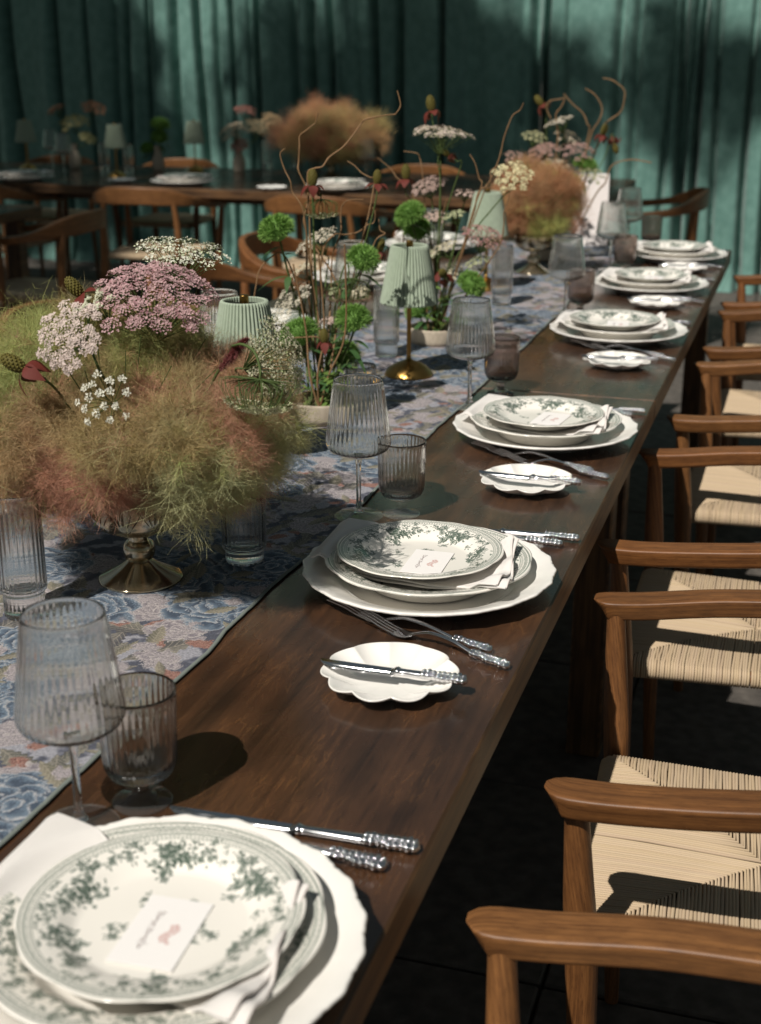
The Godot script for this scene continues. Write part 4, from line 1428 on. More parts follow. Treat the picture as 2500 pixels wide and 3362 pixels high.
func tables() -> void:
	make_table("near half of the dark wood dining table, laid for lunch", Vector3(-0.853, 0, -1.405), 1.16, 2.55, M.table_wood)
	make_table("far half of the dark wood dining table, laid up to the drapes", Vector3(-0.853, 0, -3.808), 1.16, 2.246, M.table_wood)
	make_table("dark dining table in the shade at the left edge behind the chairs", Vector3(-3.9, 0, -4.2), 1.16, 2.5, M.table_wood)
	var g := Geo.new()
	var cols := 40
	var rows := 300
	var p := PackedVector3Array()
	var uv := PackedVector2Array()
	var nz := FastNoiseLite.new()
	nz.seed = 4
	nz.frequency = 2.2
	var redge := PackedVector3Array()
	var ledge := PackedVector3Array()
	for i in rows:
		var z := lerpf(-0.15, -4.9, i / float(rows - 1))
		var xr := -0.630 + nz.get_noise_1d(z) * 0.012 + nz.get_noise_1d(z * 4.0) * 0.003
		var xl := -1.08 + nz.get_noise_1d(z + 40.0) * 0.012
		for j in cols:
			var f := j / float(cols - 1)
			var x := lerpf(xl, xr, f)
			var y := TOP + 0.0028 + maxf(0.0, nz.get_noise_2d(x * 1.3, z * 1.3)) * 0.006 * sin(PI * f) + 0.0006 * nz.get_noise_2d(x * 9.0, z * 9.0)
			p.append(Vector3(x, y, z))
			uv.append(Vector2(x / 0.43, z / 0.645))
		redge.append(p[-1])
		ledge.append(p[p.size() - cols])
	g.grid(p, rows, cols, uv)
	var t := thing("table_runner", "floral table runner in slate blue and lilac down the long table", "table runner")
	part("printed_cloth", g, M.runner_cloth, t)
	for e: PackedVector3Array in [redge, ledge]:
		g = Geo.new()
		g.sweep(e, PackedFloat32Array([0.0055]), PackedFloat32Array([0.0035]), Vector3.UP, 8)
		part("hem", g, M.runner_hem, t)


func place_settings() -> void:
	var nth := ["nearest the camera, cut by the frame", "second from the camera, in sharp focus", "third from the camera", "fourth from the camera", "fifth from the camera", "farthest, by the table end"]
	var sx := [-0.433, -0.440, -0.431, -0.433, -0.442, -0.432]
	var sz := [-0.785, -1.597, -2.343, -3.275, -3.99, -4.62]
	var ch := make_charger()
	var dn := printed("dinner_plate", "dinner plate", 0.1345, 0.0325, M.printed_dinner_plate, "green printed dinner plates on the chargers")
	var sa := printed("salad_plate", "salad plate", 0.1085, 0.019, M.printed_plate, "green printed salad plates on the napkins")
	var na := make_napkin()
	var ca := make_card()
	var items := [[ch, "scalloped white charger on the right, ", 0.0], [dn, "printed dinner plate on the right, ", 0.0072], [na, "folded white napkin on the right, ", 0.031], [sa, "flowered salad plate on the right, ", 0.0318], [ca, "white place card on the right, ", 0.0371]]
	for i in 6:
		for q in items:
			var at := Vector3(sx[i], TOP + q[2], sz[i])
			var turn: float = 0.35 * i + q[2] * 60.0 if q[0] in [ch, dn, sa] else [0.02, 0.06, -0.05, 0.08, 0.0, 0.05][i]
			if q[0] == na: at += Vector3(-0.012, 0, 0.01)
			if q[0] == sa: at.x += [0.010, -0.012, -0.004, -0.01, 0.004, -0.008][i]
			if q[0] == ca:
				at += Vector3([0.014, 0.002, 0.01, 0.0, 0.008, 0.0][i], 0.0, [0.01, 0.013, 0.0, 0.012, 0.0, 0.005][i])
				turn = [0.05, 0.02, -0.12, 0.1, 0.0, -0.05][i]
			if i == 0:
				q[0].position = at
				q[0].rotation.y = turn
				q[0].set_meta("label", q[1] + nth[0])
			else: dup(q[0], q[1] + nth[i], at, turn)
	# the far side of the table: what shows between the flowers
	var lz := [-1.66, -2.32, -3.03, -3.86, -4.6]
	var ln := ["at the left frame edge behind the tall ribbed glass", "hidden behind the big smoke bush", "behind the striped lamp shade", "behind the middle lamp", "at the far end of the table"]
	for i in 5:
		for q in items.slice(0, 4):
			var at := Vector3(-1.27, TOP + q[2], lz[i])
			dup(q[0], q[1].replace("right", "left") + ln[i], at, 2.6 + 0.5 * i if q[0] != na else PI + 0.05 * i)
	# bread plates and cutlery
	var bz := [-1.30, -2.045, -2.972, -3.735, -4.39]
	var bx := [-0.401, -0.402, -0.390, -0.394, -0.386]
	var b := make_bread_plate()
	var bk := make_knife("butter_knife", 0.168, "butter knives across the bread plates")
	var fa := make_fork("dinner_fork", 0.232, "forks between the plates")
	var fb := make_fork("salad_fork", 0.212, "forks between the plates")
	for i in 5:
		var at := Vector3(bx[i], TOP, bz[i])
		var who: String = nth[i].replace(", cut by the frame", "")
		place(b, i, "petal edged white bread plate, " + who, at, 0.3 * i)
		place(bk, i, "silver butter knife across the bread plate, " + who, at + Vector3(0.004, 0.0155, 0.008), [0.02, -0.03, 0.05, 0.0, 0.03][i], 0.012)
		place(fa, i, "long silver fork beyond the bread plate, " + who, at + Vector3(-0.022, 0.0, -0.145), [-0.32, -0.34, -0.3, -0.33, -0.3][i] * 0.95)
		place(fb, i, "shorter silver fork half under the bread plate edge, " + who, at + Vector3(0.018, 0.0, -0.112), [-0.36, -0.33, -0.35, -0.3, -0.33][i])
	var kn := make_knife("table_knife", 0.238, "table knives beyond the plates")
	var so := make_spoon()
	for i in 6:
		var z: float = [-0.985, -1.814, -2.56, -3.49, -4.2, -4.83][i]
		place(kn, i, "silver table knife with ornate handle on the right, " + nth[i], Vector3(-0.398, TOP, z), [0.035, 0.03, 0.06, 0.02, 0.05, 0.0][i])
		place(so, i, "silver spoon between knife and charger on the right, " + nth[i], Vector3(-0.398, TOP, z + 0.029), [-0.02, 0.03, 0.04, 0.05, 0.0, 0.02][i])
	# glasses
	var wg := make_wine_glass("x")
	var wp := [Vector3(-0.583, TOP, -0.938), Vector3(-0.612, TOP, -1.824), Vector3(-0.614, TOP, -2.514), Vector3(-0.604, TOP, -3.501), Vector3(-0.61, TOP, -4.33), Vector3(-0.62, TOP, -4.8)]
	for i in 6: place(wg, i, "ribbed clear wine glass on the right side, " + nth[i], wp[i] + (Vector3(0, 0.0032, 0) if wp[i].x < -0.59 else Vector3.ZERO), i * 0.4)
	var lw := [Vector3(-1.12, TOP, -2.47), Vector3(-1.1, TOP, -3.24), Vector3(-1.11, TOP, -3.98)]
	for i in 3: dup(wg, "ribbed wine glass on the left side, " + ["behind the pink lace flower", "behind the green pompom flowers", "behind the middle lamp"][i], lw[i], i)
	var tm := make_tumbler(M.smoke_glass, "x")
	var tp := [Vector3(-0.549, TOP, -0.995), Vector3(-0.556, TOP, -1.86), Vector3(-0.582, TOP, -2.652), Vector3(-0.577, TOP, -3.58), Vector3(-0.56, TOP, -4.30), Vector3(-0.545, TOP, -4.85)]
	for i in 6:
		place(tm, i, "smoke brown footed tumbler beside a wine glass, " + nth[i], tp[i], i * 0.7)
		if i >= 2:
			for c in (get_child(get_child_count() - 1)).get_children(): c.material_override = M.dark_smoke_glass


func place(src: Node3D, i: int, label: String, at: Vector3, turn: float, tilt := 0.0) -> void:
	var o := src
	if i: o = dup(src, label, at, turn)
	o.set_meta("label", label)
	o.position = at
	o.rotation = Vector3(0, turn, -tilt)


func chairs() -> void:
	var group := "wooden armchairs with woven cord seats"
	var c := make_chair("x", group)
	var nth := ["nearest the camera on the right, only its far arm in view", "second on the right, its woven seat in full sun", "third on the right", "fourth on the right", "fifth on the right", "farthest on the right, against the drapes"]
	var z := [-0.752, -1.575, -2.338, -3.168, -3.92, -4.62]
	for i in 6: place(c, i, "armchair with cord seat, " + nth[i], Vector3([0.022, 0.032, -0.018, 0.006, 0.012, 0.008][i], 0, z[i]), [-0.02, 0.065, 0.012, -0.01, 0.008, 0.0][i])
	var left := [-3.12, -3.95, -4.66]
	for i in 3: dup(c, "armchair with cord seat on the left of the long table, " + ["beside the big smoke bush", "behind the striped lamp shade", "behind the white lace flower"][i], Vector3(-1.72, 0, left[i]), PI + [0.03, -0.05, 0.06][i])
	dup(c, "dark shaded armchair at the left table, its curved back towards the camera", Vector3(-3.16, 0, -5.14), 0.05)
	dup(c, "dark shaded armchair cut by the left frame edge", Vector3(-3.36, 0, -4.62), -0.04)


	var all := find_children("armchair*", "Node3D", false, false)
	for i in all.size():
		if i % 3 == 0: continue
		for q in all[i].get_children():
			if q is MeshInstance3D and q.material_override == M.chair_wood: q.material_override = M["chair_wood_%d" % (1 + i % 3)]


func centrepieces() -> void:
	var lp := make_lamp("pleated sage table lamp whose shade shows dark stripes, behind the smoke bush")
	lp.position = Vector3(-0.874, 1.027, -2.025) * Vector3(1, 0, 1) + Vector3(0, TOP + 0.004, 0)
	dup(lp, "pleated sage table lamp with brass base, in the middle of the runner", Vector3(-0.803, TOP + 0.004, -2.735))
	dup(lp, "pleated sage table lamp half hidden behind twigs, farthest on the long table", Vector3(-0.901, 0.843, -3.860) * Vector3(1, 0, 1) + Vector3(0, TOP + 0.004, 0))
	var vg := "tall ribbed glass candle cylinders on the runner"
	var tall := make_ribbed_cylinder("ribbed_cylinder", "tall ribbed glass cylinder at the left frame edge", "glass vase", 0.029, 0.16, vg)
	tall.position = Vector3(-0.888, TOP + 0.004, -1.345)
	dup(tall, "tall ribbed glass cylinder left of the brass lamp", Vector3(-0.905, TOP + 0.004, -2.9), 0.4)
	dup(tall, "tall ribbed glass cylinder right of the farthest lamp", Vector3(-0.80, TOP + 0.004, -3.62), 0.8)
	var vo := make_ribbed_cylinder("ribbed_votive", "short ribbed glass votive under the smoke bush edge", "votive glass", 0.030, 0.094, "short ribbed glass votives on the runner")
	vo.position = Vector3(-0.702, TOP + 0.004, -1.6)
	dup(vo, "short ribbed glass votive behind the sharp wine glass", Vector3(-0.80, TOP + 0.004, -2.40), 0.5)
	var g := Geo.new()
	g.box(Vector3(0, 0.125, 0), Vector3(0.12, 0.25, 0.004), 0.001, Basis(Vector3.RIGHT, -0.12))
	g.box(Vector3(0, 0.006, -0.03), Vector3(0.07, 0.012, 0.06), 0.003)
	single("standing_card", g, M.white_card, "tall blank white card standing at the far end of the table", "card stand", Vector3(-0.76, TOP + 0.004, -4.85), 0.25)

	# --- the big smoke bush with lace flowers, in a silver compote
	var cm := make_compote("tarnished silver compote under the big smoke bush")
	cm.position = Vector3(-0.806, TOP + 0.004, -1.495)
	var olive := func(p: Vector3, n: float, m: float) -> Color:
		var k := clampf(0.58 + 0.34 * p.x - 0.62 * p.y + 0.55 * n + 0.4 * m, 0, 1)
		var cc := Color(0.34, 0.37, 0.125).lerp(Color(0.43, 0.31, 0.15), smoothstep(0.15, 0.55, k)).lerp(Color(0.49, 0.24, 0.165), smoothstep(0.45, 0.85, k))
		if p.x > 0.5 and p.y > -0.45 and p.y < 0.15 and p.z > 0.0: cc = cc.lerp(Color(0.48, 0.54, 0.27), 0.75)
		if p.x > 0.25 and p.y > 0.42: cc = cc.lerp(Color(0.22, 0.09, 0.09), 0.6)
		return cc
	smoke_bush("big smoke bush bouquet in olive green and rust, at the left front", Vector3(-0.828, 0.972, -1.50), Vector3(0.222, 0.152, 0.19), 8600, 0.031, olive, "smoke bush bouquets on the tables", 0.3, true, [Vector3(-0.849, 0.874, -1.400), Vector3(-0.880, 0.901, -1.380), Vector3(-0.823, 0.930, -1.380), Vector3(-0.684, 0.914, -1.420), Vector3(-0.646, 0.947, -1.440), Vector3(-0.737, 0.992, -1.330), Vector3(-0.669, 1.006, -1.330), Vector3(-0.651, 0.963, -1.360), Vector3(-0.630, 0.957, -1.460), Vector3(-0.617, 0.981, -1.470), Vector3(-0.638, 1.001, -1.500), Vector3(-0.658, 1.017, -1.500), Vector3(-0.630, 0.998, -1.380), Vector3(-0.894, 0.959, -1.360)])
	var root := Vector3(-0.806, 0.845, -1.495)
	var white := Color(0.78, 0.77, 0.66)
	var blush := Color(0.60, 0.46, 0.42)
	umbel("white lace flower standing highest over the big smoke bush", root, [Vector3(-0.777, 1.049, -1.560), Vector3(-0.797, 1.098, -1.620)], Vector3(-0.804, 1.157, -1.660), Vector3(0.18, 1, 0.12), 0.062, white, {"many": 34, "per": 16, "dome": 0.16, "under": Color(0.55, 0.62, 0.36), "size": 0.0023, "depth": 0.75})
	umbel("large pink lace flower head on the big smoke bush", root, [Vector3(-0.787, 1.037, -1.500)], Vector3(-0.767, 1.125, -1.500), Vector3(0.22, 1, 0.35), 0.074, Color(0.58, 0.38, 0.39), {"many": 64, "per": 36, "dome": 0.42, "under": Color(0.30, 0.12, 0.15), "size": 0.0021, "depth": 0.85, "cluster": 0.15})
	umbel("pale blush lace flower facing the camera, left in the big smoke bush", root, [Vector3(-0.786, 1.009, -1.420), Vector3(-0.771, 1.069, -1.360)], Vector3(-0.788, 1.110, -1.330), Vector3(-0.1, 0.55, 1), 0.043, Color(0.70, 0.58, 0.54), {"many": 34, "per": 22, "dome": 0.2, "size": 0.0019, "under": Color(0.62, 0.5, 0.46)})
	umbel("pale green lace flower half behind the pink one", root, [Vector3(-0.826, 1.058, -1.500)], Vector3(-0.821, 1.126, -1.460), Vector3(-0.3, 1, 0.3), 0.036, Color(0.62, 0.63, 0.48), {"many": 16, "per": 16, "size": 0.0023})
	umbel("small loose white lace flower low in the big smoke bush", root, [Vector3(-0.762, 0.981, -1.360)], Vector3(-0.738, 1.046, -1.310), Vector3(0.1, 0.4, 1), 0.034, white, {"many": 17, "per": 10, "dome": 0.5, "size": 0.0017, "cluster": 0.14})
	umbel("green lace flower seen edge on beside the striped lamp", root, [Vector3(-0.684, 0.986, -1.500), Vector3(-0.642, 1.018, -1.500)], Vector3(-0.593, 1.070, -1.460), Vector3(1, 0.35, 0.25), 0.05, Color(0.62, 0.58, 0.42), {"many": 60, "per": 18, "dome": 0.35, "under": Color(0.30, 0.38, 0.16), "size": 0.0017, "depth": 1.0})
	umbel("nodding green lace flower on an arching stem at the bouquet's right edge", root, [Vector3(-0.660, 1.057, -1.450), Vector3(-0.621, 1.096, -1.410), Vector3(-0.590, 1.095, -1.390), Vector3(-0.578, 1.073, -1.380)], Vector3(-0.578, 1.042, -1.370), Vector3(-0.05, -1, 0.15), 0.036, Color(0.66, 0.64, 0.45), {"many": 44, "per": 18, "dome": 0.3, "under": Color(0.42, 0.46, 0.22), "size": 0.0022, "depth": 0.7, "curl": 0.75})
	coneflower("dark red coneflower at the top of the big smoke bush", root, [Vector3(-0.831, 1.091, -1.450)], Vector3(-0.851, 1.132, -1.470), Vector3(-0.5, 0.7, 0.2), 1.35)
	coneflower("dark red coneflower drooping at the left frame edge", root, [Vector3(-0.826, 1.016, -1.380), Vector3(-0.826, 1.060, -1.330)], Vector3(-0.838, 1.075, -1.310), Vector3(-0.8, 0.5, 0.25), 1.45)
	g = Geo.new()
	var pl := spline([Vector3(-0.655, 1.059, -1.440), Vector3(-0.637, 1.077, -1.430), Vector3(-0.621, 1.092, -1.420), Vector3(-0.610, 1.102, -1.420)], 6)
	for i in pl.size(): pl[i] -= Vector3(-0.655, 1.059, -1.440)
	g.tint = Color(0.2, 0.08, 0.06)
	g.tube(pl, ramp(0.0012, 0.0009, pl.size()), 5)
	for k in 2200:
		var f := rng.randf()
		var q := pl[int(f * (pl.size() - 1))]
		var d := ball_dir()
		var s := d.cross(Vector3.UP).normalized() * 0.0006
		g.tint = Color(0.24, 0.07, 0.07) * rnd(0.7, 1.3)
		g.tri(q - s, q + s, q + (d + Vector3(0.4, 0.3, 0)) * 0.011 * sin(PI * (0.15 + 0.8 * f)))
	single("grass_plume", g, M.hair, "dark red foxtail plume leaning across the striped lamp shade", "flower", Vector3(-0.655, 1.059, -1.440))

	# --- first bowl of standing stems
	var bw := make_bowl("cream stoneware bowl behind the sharp wine glass")
	var b1 := Vector3(-0.856, 0.791, -2.333) * Vector3(1, 0, 1) + Vector3(0, TOP + 0.004, 0)
	bw.position = b1
	var f := b1 + Vector3(0, 0.02, 0)
	pompom("green pompom flower highest at the left of the first bowl", f + Vector3(-0.02, 0, 0.005), [Vector3(-0.926, 0.918, -2.420), Vector3(-0.942, 1.009, -2.400)], Vector3(-0.957, 1.099, -2.380), 0.037, Vector3(-0.25, 1, 0.1))
	pompom("green pompom flower left of the brass lamp shade", f + Vector3(0.015, 0, 0.0), [Vector3(-0.871, 0.898, -2.450)], Vector3(-0.807, 1.042, -2.440), 0.036, Vector3(0.4, 1, 0.2))
	pompom("dark green pompom flower low at the left of the first bowl", f + Vector3(-0.015, 0, 0.012), [Vector3(-0.893, 0.838, -2.380)], Vector3(-0.908, 0.911, -2.360), 0.041, Vector3(-0.2, 1, 0))
	pompom("green pompom flower just over the sharp wine glass", f + Vector3(0.018, 0, 0.01), [Vector3(-0.845, 0.837, -2.400)], Vector3(-0.808, 0.938, -2.380), 0.036, Vector3(0.1, 1, 0.1))
	pompom("green pompom flower lowest, behind the short votive", f + Vector3(0.02, 0, -0.012), [Vector3(-0.883, 0.789, -2.480)], Vector3(-0.867, 0.840, -2.500), 0.036, Vector3(0.3, 1, 0))
	var sprig_at := [Vector3(-0.911, 0.846, -2.340), Vector3(-0.892, 0.870, -2.360), Vector3(-0.870, 0.886, -2.420), Vector3(-0.858, 0.878, -2.460), Vector3(-0.819, 0.866, -2.400), Vector3(-0.830, 0.852, -2.340), Vector3(-0.821, 0.830, -2.440), Vector3(-0.857, 0.836, -2.320)]
	var sprig_is := ["leaning out left over the first bowl", "left in the first bowl under the dark pompom", "upright in the middle of the first bowl", "upright right of the middle of the first bowl", "under the pompom over the sharp wine glass", "low in front in the first bowl", "lowest at the right of the first bowl", "lowest in front at the rim of the first bowl"]
	for k in 8: leafy_sprig("green leafy sprig " + sprig_is[k], f + Vector3(0.006 * (k - 4), 0, 0.01 * (k % 2)), sprig_at[k], 16, 0.026)
	umbel("nodding green lace flower among the twigs of the first bowl", f, [Vector3(-0.906, 0.914, -2.450), Vector3(-0.906, 1.109, -2.440), Vector3(-0.903, 1.167, -2.440), Vector3(-0.894, 1.156, -2.440)], Vector3(-0.890, 1.125, -2.440), Vector3(0.05, -1, 0.1), 0.034, Color(0.50, 0.52, 0.32), {"many": 24, "per": 14, "dome": 0.25, "curl": 0.5, "depth": 0.75, "under": Color(0.28, 0.16, 0.12), "group": "lacy umbel flowers in the arrangements"})
	umbel("cream lace flower behind the stems of the first bowl", f, [Vector3(-0.925, 0.950, -2.550)], Vector3(-0.944, 1.056, -2.560), Vector3(-0.5, 1, 0.3), 0.047, Color(0.66, 0.60, 0.48), {"many": 30, "per": 16, "dome": 0.2})
	umbel("cream lace flower leaning left over the striped lamp", f, [Vector3(-0.912, 0.861, -2.440)], Vector3(-0.947, 0.957, -2.420), Vector3(-0.6, 0.7, 0.6), 0.049, Color(0.68, 0.62, 0.50), {"many": 30, "per": 15, "dome": 0.25})
	umbel("wine brown lace flower hanging left of the brass lamp stem", f, [Vector3(-0.877, 0.863, -2.440), Vector3(-0.853, 0.991, -2.430), Vector3(-0.837, 1.035, -2.430), Vector3(-0.832, 1.018, -2.430)], Vector3(-0.833, 0.970, -2.430), Vector3(0.05, -1, 0.1), 0.043, Color(0.36, 0.20, 0.16), {"many": 34, "per": 16, "dome": 0.15, "curl": 0.5, "depth": 0.85, "under": Color(0.56, 0.52, 0.36)})
	umbel("low dusty pink lace flower at the rim of the first bowl", f, [], Vector3(-0.915, 0.807, -2.360), Vector3(-0.3, 1, 0.3), 0.03, Color(0.42, 0.26, 0.22), {"many": 16, "per": 12})
	coneflower("coneflower with brown cone on the tallest stem of the first bowl", f, [Vector3(-0.900, 0.916, -2.440), Vector3(-0.901, 1.076, -2.430)], Vector3(-0.899, 1.177, -2.420), Vector3(0.02, 1, 0), 1.5)
	coneflower("coneflower on a pale stem between lamp and twigs", f + Vector3(0.01, 0, 0), [Vector3(-0.869, 0.907, -2.500), Vector3(-0.816, 1.088, -2.500)], Vector3(-0.799, 1.176, -2.500), Vector3(0.05, 1, 0), 1.3)
	coneflower("small red coneflower low in the first bowl", f, [Vector3(-0.857, 0.845, -2.360)], Vector3(-0.847, 0.903, -2.330), Vector3(-0.05, 1, 0), 1.3)
	coneflower("red coneflower beside the top of the brass lamp", f + Vector3(0.01, 0, 0), [Vector3(-0.882, 0.872, -2.580), Vector3(-0.844, 0.983, -2.600)], Vector3(-0.826, 1.035, -2.600), Vector3(0.3, 1, 0), 1.3)
	var wf := f + Vector3(0.004, 0, -0.004)
	willow("curly willow twig sweeping farthest right to a high hook", [wf, Vector3(-0.917, 0.913, -2.450), Vector3(-0.919, 1.004, -2.440), Vector3(-0.919, 1.082, -2.430), Vector3(-0.919, 1.111, -2.430), Vector3(-0.916, 1.144, -2.430), Vector3(-0.913, 1.179, -2.430), Vector3(-0.909, 1.201, -2.430), Vector3(-0.897, 1.210, -2.430), Vector3(-0.885, 1.212, -2.430), Vector3(-0.870, 1.225, -2.440), Vector3(-0.850, 1.240, -2.450), Vector3(-0.839, 1.254, -2.460), Vector3(-0.831, 1.275, -2.470), Vector3(-0.824, 1.288, -2.480), Vector3(-0.812, 1.296, -2.480), Vector3(-0.787, 1.298, -2.500), Vector3(-0.769, 1.300, -2.510), Vector3(-0.762, 1.306, -2.510), Vector3(-0.758, 1.316, -2.510), Vector3(-0.760, 1.343, -2.510)])
	willow("upright curly willow twig bending right at its tip in the first bowl", [wf, Vector3(-0.908, 0.857, -2.460), Vector3(-0.922, 0.962, -2.480), Vector3(-0.937, 1.065, -2.500), Vector3(-0.939, 1.136, -2.500), Vector3(-0.944, 1.168, -2.500), Vector3(-0.956, 1.194, -2.500), Vector3(-0.954, 1.216, -2.500), Vector3(-0.957, 1.239, -2.500), Vector3(-0.953, 1.259, -2.500), Vector3(-0.942, 1.269, -2.500), Vector3(-0.929, 1.277, -2.500), Vector3(-0.923, 1.286, -2.500), Vector3(-0.915, 1.302, -2.500)])
	willow("leftmost thin curly willow twig of the first bowl", [wf, Vector3(-0.893, 0.920, -2.420), Vector3(-0.900, 1.045, -2.400), Vector3(-0.906, 1.135, -2.380), Vector3(-0.922, 1.166, -2.380), Vector3(-0.927, 1.185, -2.380), Vector3(-0.941, 1.207, -2.380), Vector3(-0.944, 1.234, -2.380), Vector3(-0.937, 1.245, -2.380)], 0.0017, 0.001)
	willow("curly willow twig curling over the nodding lace flower", [wf, Vector3(-0.897, 0.951, -2.500), Vector3(-0.896, 1.027, -2.520), Vector3(-0.887, 1.056, -2.520), Vector3(-0.878, 1.084, -2.520), Vector3(-0.882, 1.109, -2.520), Vector3(-0.875, 1.127, -2.520), Vector3(-0.861, 1.141, -2.520), Vector3(-0.837, 1.139, -2.530)], 0.0018, 0.001)
	willow("curly willow twig looping level through the middle of the first bowl", [wf, Vector3(-0.916, 0.904, -2.500), Vector3(-0.918, 1.028, -2.520), Vector3(-0.902, 1.072, -2.540), Vector3(-0.882, 1.068, -2.560), Vector3(-0.855, 1.075, -2.560), Vector3(-0.843, 1.088, -2.570), Vector3(-0.828, 1.096, -2.570), Vector3(-0.822, 1.115, -2.570), Vector3(-0.828, 1.123, -2.570)], 0.0018, 0.001)
	willow("short kinked willow twig ending beside the lamp shade", [wf, Vector3(-0.879, 0.851, -2.500), Vector3(-0.852, 0.990, -2.550), Vector3(-0.830, 1.048, -2.560), Vector3(-0.820, 1.067, -2.560), Vector3(-0.806, 1.076, -2.570), Vector3(-0.816, 1.082, -2.570), Vector3(-0.816, 1.099, -2.570)], 0.0018, 0.001)
	willow("willow twig rising right to a tip before the far plates", [wf, Vector3(-0.895, 0.755, -2.500), Vector3(-0.858, 0.992, -2.540), Vector3(-0.836, 1.106, -2.560), Vector3(-0.833, 1.173, -2.580), Vector3(-0.838, 1.179, -2.580), Vector3(-0.856, 1.189, -2.580), Vector3(-0.870, 1.201, -2.580), Vector3(-0.887, 1.210, -2.580)], 0.0018, 0.001)
	willow("willow twig arching down on the left beside the striped lamp", [wf, Vector3(-0.910, 0.879, -2.440), Vector3(-0.938, 1.006, -2.420), Vector3(-0.957, 1.050, -2.400), Vector3(-0.978, 1.040, -2.380), Vector3(-0.988, 1.021, -2.370), Vector3(-0.996, 0.995, -2.360), Vector3(-0.997, 0.971, -2.360)], 0.0018, 0.001)
	willow("low willow twig reaching left across the pompom flowers", [wf, Vector3(-0.866, 0.840, -2.380), Vector3(-0.862, 0.880, -2.360), Vector3(-0.864, 0.906, -2.340), Vector3(-0.887, 0.910, -2.330), Vector3(-0.912, 0.908, -2.320)], 0.002, 0.0012)
	willow("brown slanting twig through the cream lace flower", [wf, Vector3(-0.857, 0.954, -2.440), Vector3(-0.876, 1.003, -2.460), Vector3(-0.900, 1.036, -2.470), Vector3(-0.920, 1.055, -2.480)], 0.002, 0.0014)

	# --- second bowl
	var b2 := Vector3(-0.836, 0.791, -3.072) * Vector3(1, 0, 1) + Vector3(0, TOP + 0.004, 0)
	dup(bw, "cream stoneware bowl right of the brass lamp", b2, 1.0)
	f = b2 + Vector3(0, 0.02, 0)
	sprig_at = [Vector3(-0.862, 0.879, -3.000), Vector3(-0.829, 0.899, -3.020), Vector3(-0.785, 0.877, -3.040), Vector3(-0.753, 0.857, -2.980), Vector3(-0.829, 0.908, -3.100)]
	sprig_is = ["left in the second bowl by the brass stem", "in front in the second bowl", "right in the second bowl", "lowest right in the second bowl", "at the back of the second bowl"]
	for k in 5: leafy_sprig("green leafy sprig " + sprig_is[k], f + Vector3(0.008 * (k - 2), 0, 0.01 * (k % 2)), sprig_at[k], 14, 0.026)
	umbel("small cream lace flower low among the twigs of the second bowl", f, [], Vector3(-0.781, 0.933, -3.020), Vector3(0.3, 1, 0.4), 0.028, Color(0.66, 0.6, 0.45), {"many": 14, "per": 12, "size": 0.0026})
	umbel("small green white lace flower left in the second bowl", f, [], Vector3(-0.841, 0.965, -3.000), Vector3(-0.3, 1, 0.4), 0.028, Color(0.6, 0.6, 0.42), {"many": 14, "per": 12, "size": 0.0026})
	umbel("broad blush lace flower high over the second bowl", f, [Vector3(-0.827, 0.958, -3.050), Vector3(-0.824, 1.125, -3.050)], Vector3(-0.823, 1.236, -3.050), Vector3(0.12, 1, 0.05), 0.064, Color(0.68, 0.57, 0.50), {"many": 36, "per": 18, "dome": 0.14, "size": 0.0027, "under": Color(0.4, 0.42, 0.24)})
	umbel("dusty pink lace flower right of the first bowl's tallest twigs", f, [Vector3(-0.847, 0.950, -3.100)], Vector3(-0.868, 1.114, -3.100), Vector3(-0.2, 1, 0.4), 0.042, Color(0.46, 0.33, 0.29), {"many": 30, "per": 16, "dome": 0.3, "size": 0.0026})
	umbel("cream yellow lace flower tilted to the camera before the far smoke bush", f, [Vector3(-0.796, 0.953, -3.100), Vector3(-0.701, 1.083, -3.100)], Vector3(-0.668, 1.141, -3.100), Vector3(0.2, 0.7, 0.7), 0.046, Color(0.72, 0.66, 0.40), {"many": 20, "per": 14, "dome": 0.3, "size": 0.003, "cluster": 0.2})
	umbel("wine pink lace flower before the farthest lamp shade", f, [Vector3(-0.775, 0.905, -3.000)], Vector3(-0.703, 1.017, -2.980), Vector3(0.3, 1, 0.3), 0.05, Color(0.40, 0.20, 0.20), {"many": 26, "per": 14, "dome": 0.35, "size": 0.0026, "cluster": 0.2, "under": Color(0.4, 0.3, 0.2)})
	pompom("green pompom flower highest in the second bowl", f, [Vector3(-0.846, 0.919, -3.020)], Vector3(-0.880, 1.061, -3.000), 0.037, Vector3(-0.2, 1, 0.2))
	pompom("green pompom flower above the brass lamp shade", f, [Vector3(-0.857, 0.888, -3.080)], Vector3(-0.880, 1.021, -3.060), 0.038, Vector3(-0.1, 1, 0.3))
	pompom("green pompom flower right of the second bowl", f, [Vector3(-0.774, 0.834, -2.980)], Vector3(-0.721, 0.918, -2.950), 0.037, Vector3(0.5, 1, 0.2))
	pompom("green pompom flower low behind the brass lamp stem", f, [], Vector3(-0.882, 0.830, -3.080), 0.034, Vector3(-0.4, 1, 0))
	coneflower("tall red coneflower above the broad blush lace flower", f, [Vector3(-0.826, 1.020, -3.060), Vector3(-0.828, 1.205, -3.060)], Vector3(-0.849, 1.285, -3.060), Vector3(-0.15, 1, 0), 1.7)
	coneflower("red coneflower before the far table, with green cone", f, [Vector3(-0.852, 0.950, -3.100), Vector3(-0.893, 1.066, -3.100)], Vector3(-0.920, 1.130, -3.100), Vector3(-0.02, 1, 0), 1.7)
	coneflower("red coneflower low in the second bowl facing the camera", f, [Vector3(-0.807, 0.861, -3.000)], Vector3(-0.792, 0.930, -2.970), Vector3(0.1, 0.6, 0.8), 1.5)
